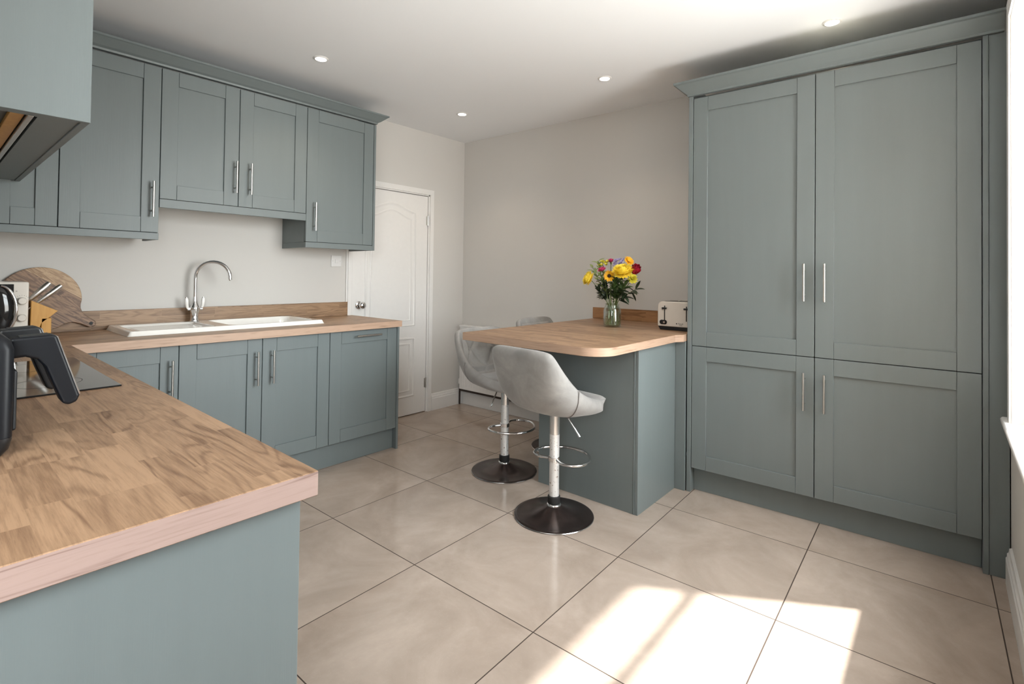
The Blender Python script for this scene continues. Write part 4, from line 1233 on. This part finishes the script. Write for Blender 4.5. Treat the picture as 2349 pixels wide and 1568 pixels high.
# local x = world y, local z up, thickness along local y (towards the wall); leaning back
RB = 0.165
hd = Vector((0.222, -0.148)).normalized(); hn = Vector((-hd.y, hd.x)); cz = 0.177
pts = []
th0 = math.atan2(hd.y, hd.x)
for i in range(61):
    a = th0 + R(30) + (2 * PI - R(60)) * i / 60
    pts.append((RB * math.cos(a), cz + RB * math.sin(a)))
low = [(0.150, -0.064), (0.162, -0.046), (0.182, -0.031), (0.210, -0.0235), (0.245, -0.021)]
end = [(0.245 + 0.022 * math.sin(R(180 * i / 8)), -0.021 * math.cos(R(180 * i / 8))) for i in range(1, 8)]
for s_, o_ in low + end + [(a, -b) for a, b in low[::-1]]:
    q = hd * s_ + hn * o_; pts.append((q.x, cz + q.y))
bm = bmesh.new(); extrude_poly(bm, pts, 'y', 0, 0.018)
bmesh.ops.recalc_face_normals(bm, faces=bm.faces[:])
o = finish('board', bm, M['board'], t, bevel=0.003); o.rotation_euler = (R(-3.9), 0, 0)
q = hd * 0.246; bm = bmesh.new(); lathe(bm, [(0.0005, 0), (0.007, 0), (0.0085, 0.0006)], 20, axis='y', origin=(q.x, -0.0012, cz + q.y), caps=False)
hh = finish('hanging_hole', bm, M['rubber'], t); hh.rotation_euler = (R(-3.9), 0, 0)

# ------------------------------------------------------------------ knife block and knives
t = thing('knife_block', 'slanted bamboo knife block in front of the round board', 'knife block', (-3.300, 0.0, ZT + 0.0005))
bm = bmesh.new()
extrude_poly(bm, [(0.368, 0.0), (0.388, 0.075), (0.447, 0.133), (0.352, 0.185), (0.350, 0.0)], 'x', -0.05, 0.05)
finish('block', bm, M['bamboo'], t, bevel=0.002)
bm = bmesh.new(); box(bm, -0.05, 0.05, 0.3885, 0.424, 0, 0.100); ft = finish('foot', bm, M['bamboo'], t, bevel=0.002)
bm = bmesh.new(); box(bm, 0.0502, 0.0508, 0.398, 0.413, 0.020, 0.0225); finish('burnt_mark', bm, M['ink'], ft)
def knife(label, base, d, L, r=0.009):
    t = thing('kitchen_knife', label, 'knife', base, 0, 'knives in the bamboo block')
    d = Vector(d).normalized()
    bm = bmesh.new()
    tube(bm, [d * 0.0, d * 0.012, d * L * 0.45, d * L * 0.85, d * L], r, 10, radii=[r * 0.55, r * 0.8, r, r * 1.1, r * 0.85])
    hdl = finish('handle', bm, M['steel'], t)
    bm = bmesh.new(); tube(bm, [-d * 0.07, d * 0.001], 0.003, 6); finish('blade', bm, M['steel'], t)
knife('steel-handled knife at the left in the bamboo block', (-3.30, 0.352, ZT + 0.188), (0.0, 0.66, 0.75), 0.105, 0.013)
knife('steel-handled knife at the right in the bamboo block', (-3.27, 0.376, ZT + 0.175), (0.0, 0.72, 0.69), 0.115, 0.011)

# ------------------------------------------------------------------ microwave in the corner
t = thing('microwave', 'cream retro microwave with black door and two round knobs in the far corner', 'microwave', (-3.262, 0.345, ZT + 0.0005), R(90))
# local x = world y (right edge at 0), front -y = +x world
bm = bmesh.new(); box(bm, -0.44, 0, 0.0, 0.262, 0.012, 0.272); finish('body', bm, M['cream'], t, bevel=0.008, seg=3)
bm = bmesh.new(); box(bm, -0.395, -0.052, -0.006, 0.0, 0.026, 0.262)
dr = finish('door', bm, M['black_glass'], t, bevel=0.002)
bm = bmesh.new()      # bulging lens-shaped window of the door
NA = 48; rings = []
for k in range(7):
    f_ = k / 6; sc_ = math.cos(f_ * PI / 2) ** 0.8 if k < 6 else 0.0
    if k == 6: rings.append([bm.verts.new((-0.100, -0.026, 0.144))]); break
    rings.append([bm.verts.new((-0.100 + 0.052 * sc_ * math.cos(2 * PI * q / NA), -0.0062 - 0.020 * math.sin(f_ * PI / 2), 0.144 + 0.113 * sc_ * math.sin(2 * PI * q / NA))) for q in range(NA)])
for k in range(5):
    for q in range(NA):
        f = bm.faces.new((rings[k][q], rings[k][(q + 1) % NA], rings[k + 1][(q + 1) % NA], rings[k + 1][q])); f.smooth = True
for q in range(NA):
    f = bm.faces.new((rings[5][q], rings[5][(q + 1) % NA], rings[6][0])); f.smooth = True
finish('bulged_window', bm, M['black_glass'], dr)
bm = bmesh.new()
tube(bm, [(-0.100 + 0.056 * math.cos(R(a)), -0.010 - 0.020 * math.cos(R(a)), 0.144 + 0.112 * math.sin(R(a))) for a in range(-84, 85, 8)], 0.0055, 10)
finish('handle', bm, M['chrome'], dr)
for zk in (0.184, 0.106):
    bm = bmesh.new(); lathe(bm, [(0.0205, 0), (0.0205, -0.002), (0.017, -0.004), (0.0155, -0.022), (0.0135, -0.025), (0.0005, -0.0252)], 28, axis='y', origin=(-0.024, 0.0, zk), caps=False)
    finish('knob', bm, M['cream'], t)
bm = bmesh.new()
for k in range(9):
    a = R(20 + 140 * k / 8); box(bm, -0.024 + 0.026 * math.cos(a) - 0.001, -0.024 + 0.026 * math.cos(a) + 0.001, -0.0009, -0.0001, 0.184 + 0.026 * math.sin(a) - 0.001, 0.184 + 0.026 * math.sin(a) + 0.001)
box(bm, -0.046, -0.040, -0.0009, -0.0001, 0.228, 0.230); finish('markings', bm, M['ink'], t)
bm = bmesh.new()
for fx in (-0.40, -0.04):
    for fy in (0.04, 0.22): lathe(bm, [(0.012, 0), (0.012, 0.0125)], 12, fx, fy)
finish('feet', bm, M['rubber'], t)

# ------------------------------------------------------------------ air fryer (two drawers, front faces +y)
t = thing('air_fryer', 'dark navy dual-drawer air fryer at the left edge of the foreground worktop', 'air fryer', (-1.265, 0.118, ZT + 0.0005), R(180))
# local x runs to world -x, local -y is the front (+y world)
FWD, FDP = 0.40, 0.255
def rrect(x0, x1, y0, y1, r, n=6):
    pts = []
    for cx_, cy_, a0 in ((x1 - r, y1 - r, 0), (x0 + r, y1 - r, 90), (x0 + r, y0 + r, 180), (x1 - r, y0 + r, 270)):
        pts += [(cx_ + r * math.cos(R(a0 + 90 * i / n)), cy_ + r * math.sin(R(a0 + 90 * i / n))) for i in range(n + 1)]
    return pts
def loft(bm, sections, cap=True):
    rings = [[bm.verts.new((p[0], p[1], z)) for p in pts] for pts, z in sections]
    for k in range(len(rings) - 1):
        n = len(rings[k])
        for i in range(n):
            f = bm.faces.new((rings[k][i], rings[k][(i + 1) % n], rings[k + 1][(i + 1) % n], rings[k + 1][i])); f.smooth = True
    if cap: bm.faces.new(rings[0][::-1]); bm.faces.new(rings[-1])
bm = bmesh.new()
loft(bm, [(rrect(0.012, FWD - 0.012, 0.012, FDP - 0.005, 0.016), 0.0), (rrect(0.004, FWD - 0.004, 0.004, FDP, 0.016), 0.012), (rrect(0.0, FWD, 0.0, FDP, 0.016), 0.030), (rrect(0.0, FWD, 0.0, FDP, 0.016), 0.034)])
finish('base', bm, M['black'], t, autos=40)
bm = bmesh.new()
loft(bm, [(rrect(0.0, FWD, 0.0, FDP, 0.016), 0.0345), (rrect(0.0, FWD, 0.0, FDP, 0.016), 0.190), (rrect(0.002, FWD - 0.002, 0.004, FDP, 0.016), 0.205), (rrect(0.010, FWD - 0.010, 0.018, FDP - 0.006, 0.016), 0.218), (rrect(0.030, FWD - 0.030, 0.045, FDP - 0.02, 0.03), 0.224)])
finish('body', bm, M['navy'], t, autos=40)
bm = bmesh.new(); box(bm, -0.0004, 0.002, 0.040, 0.215, 0.045, 0.168); sp_ = finish('side_vent_panel', bm, M['navy'], t, bevel=0.001)
bm = bmesh.new(); box(bm, -0.0008, 0.002, 0.0355, 0.0385, 0.036, 0.172); finish('panel_groove', bm, M['black'], t)
for k, x in enumerate((0.065, 0.255)):
    bm = bmesh.new(); box(bm, x - 0.040 + 0.0, x + 0.105, -0.006, 0.003, 0.040, 0.150); dw = finish('drawer', bm, M['navy'], t, bevel=0.004)
    # handle: flat bar out from the body, then a long grip slanting down
    bm = bmesh.new()
    prof = [(0.004, 0.206), (-0.055, 0.209), (-0.062, 0.206), (-0.098, 0.086), (-0.094, 0.074), (-0.082, 0.069), (-0.072, 0.074), (-0.056, 0.118), (-0.046, 0.148), (-0.034, 0.164), (-0.018, 0.170), (0.004, 0.168)]
    extrude_poly(bm, prof, 'x', x - 0.022, x + 0.022)
    hd_ = finish('handle', bm, M['black'] if k else M['navy'], dw, bevel=0.005, seg=3)
    bm = bmesh.new(); extrude_poly(bm, [(-0.0615, 0.2045), (-0.0638, 0.2045), (-0.0998, 0.088), (-0.0975, 0.0875)], 'x', x - 0.016, x + 0.016)
    finish('silver_trim', bm, M['chrome'], hd_)
    bm = bmesh.new(); extrude_poly(bm, [(-0.010, 0.2065), (-0.052, 0.2085), (-0.052, 0.2100), (-0.010, 0.2080)], 'x', x - 0.019, x + 0.019)
    finish('handle_cap', bm, M['black'], hd_)

# ------------------------------------------------------------------ ceiling downlights
def downlight(x, y, label, first=[None]):
    if first[0] is None:
        t = thing('downlight', label, 'ceiling light', (x, y, ZC), 0, 'recessed downlights in the ceiling')
        bm = bmesh.new(); lathe(bm, [(0.030, -0.0015), (0.032, -0.006), (0.041, -0.004), (0.044, 0.0)], 40, caps=False); finish('bezel', bm, M['white'], t)
        bm = bmesh.new(); lathe(bm, [(0.0005, -0.003), (0.030, -0.0025)], 32, caps=False); finish('lens', bm, M['lamp'], t)
        d = bpy.data.lights.new('downlight_beam', 'SPOT'); d.energy = 9; d.spot_size = R(115); d.spot_blend = 0.8; d.color = (1.0, 0.80, 0.58); d.shadow_soft_size = 0.03
        l = bpy.data.objects.new('downlight_beam', d); COL.objects.link(l); l.parent = t; l.location = (0, 0, -0.012)
        first[0] = t
    else:
        t = copy_tree(first[0]); t.location = (x, y, ZC); t['label'] = label
    return t
downlight(-2.846, 1.547, 'recessed ceiling downlight nearest the wall cabinets at left')
downlight(-1.685, 2.867, 'recessed ceiling downlight above the bouquet, the middle of the far pair')
downlight(-2.945, 2.807, 'recessed ceiling downlight nearest the far corner above the white door')
downlight(-0.438, 2.935, 'recessed ceiling downlight just above the tall cabinets')
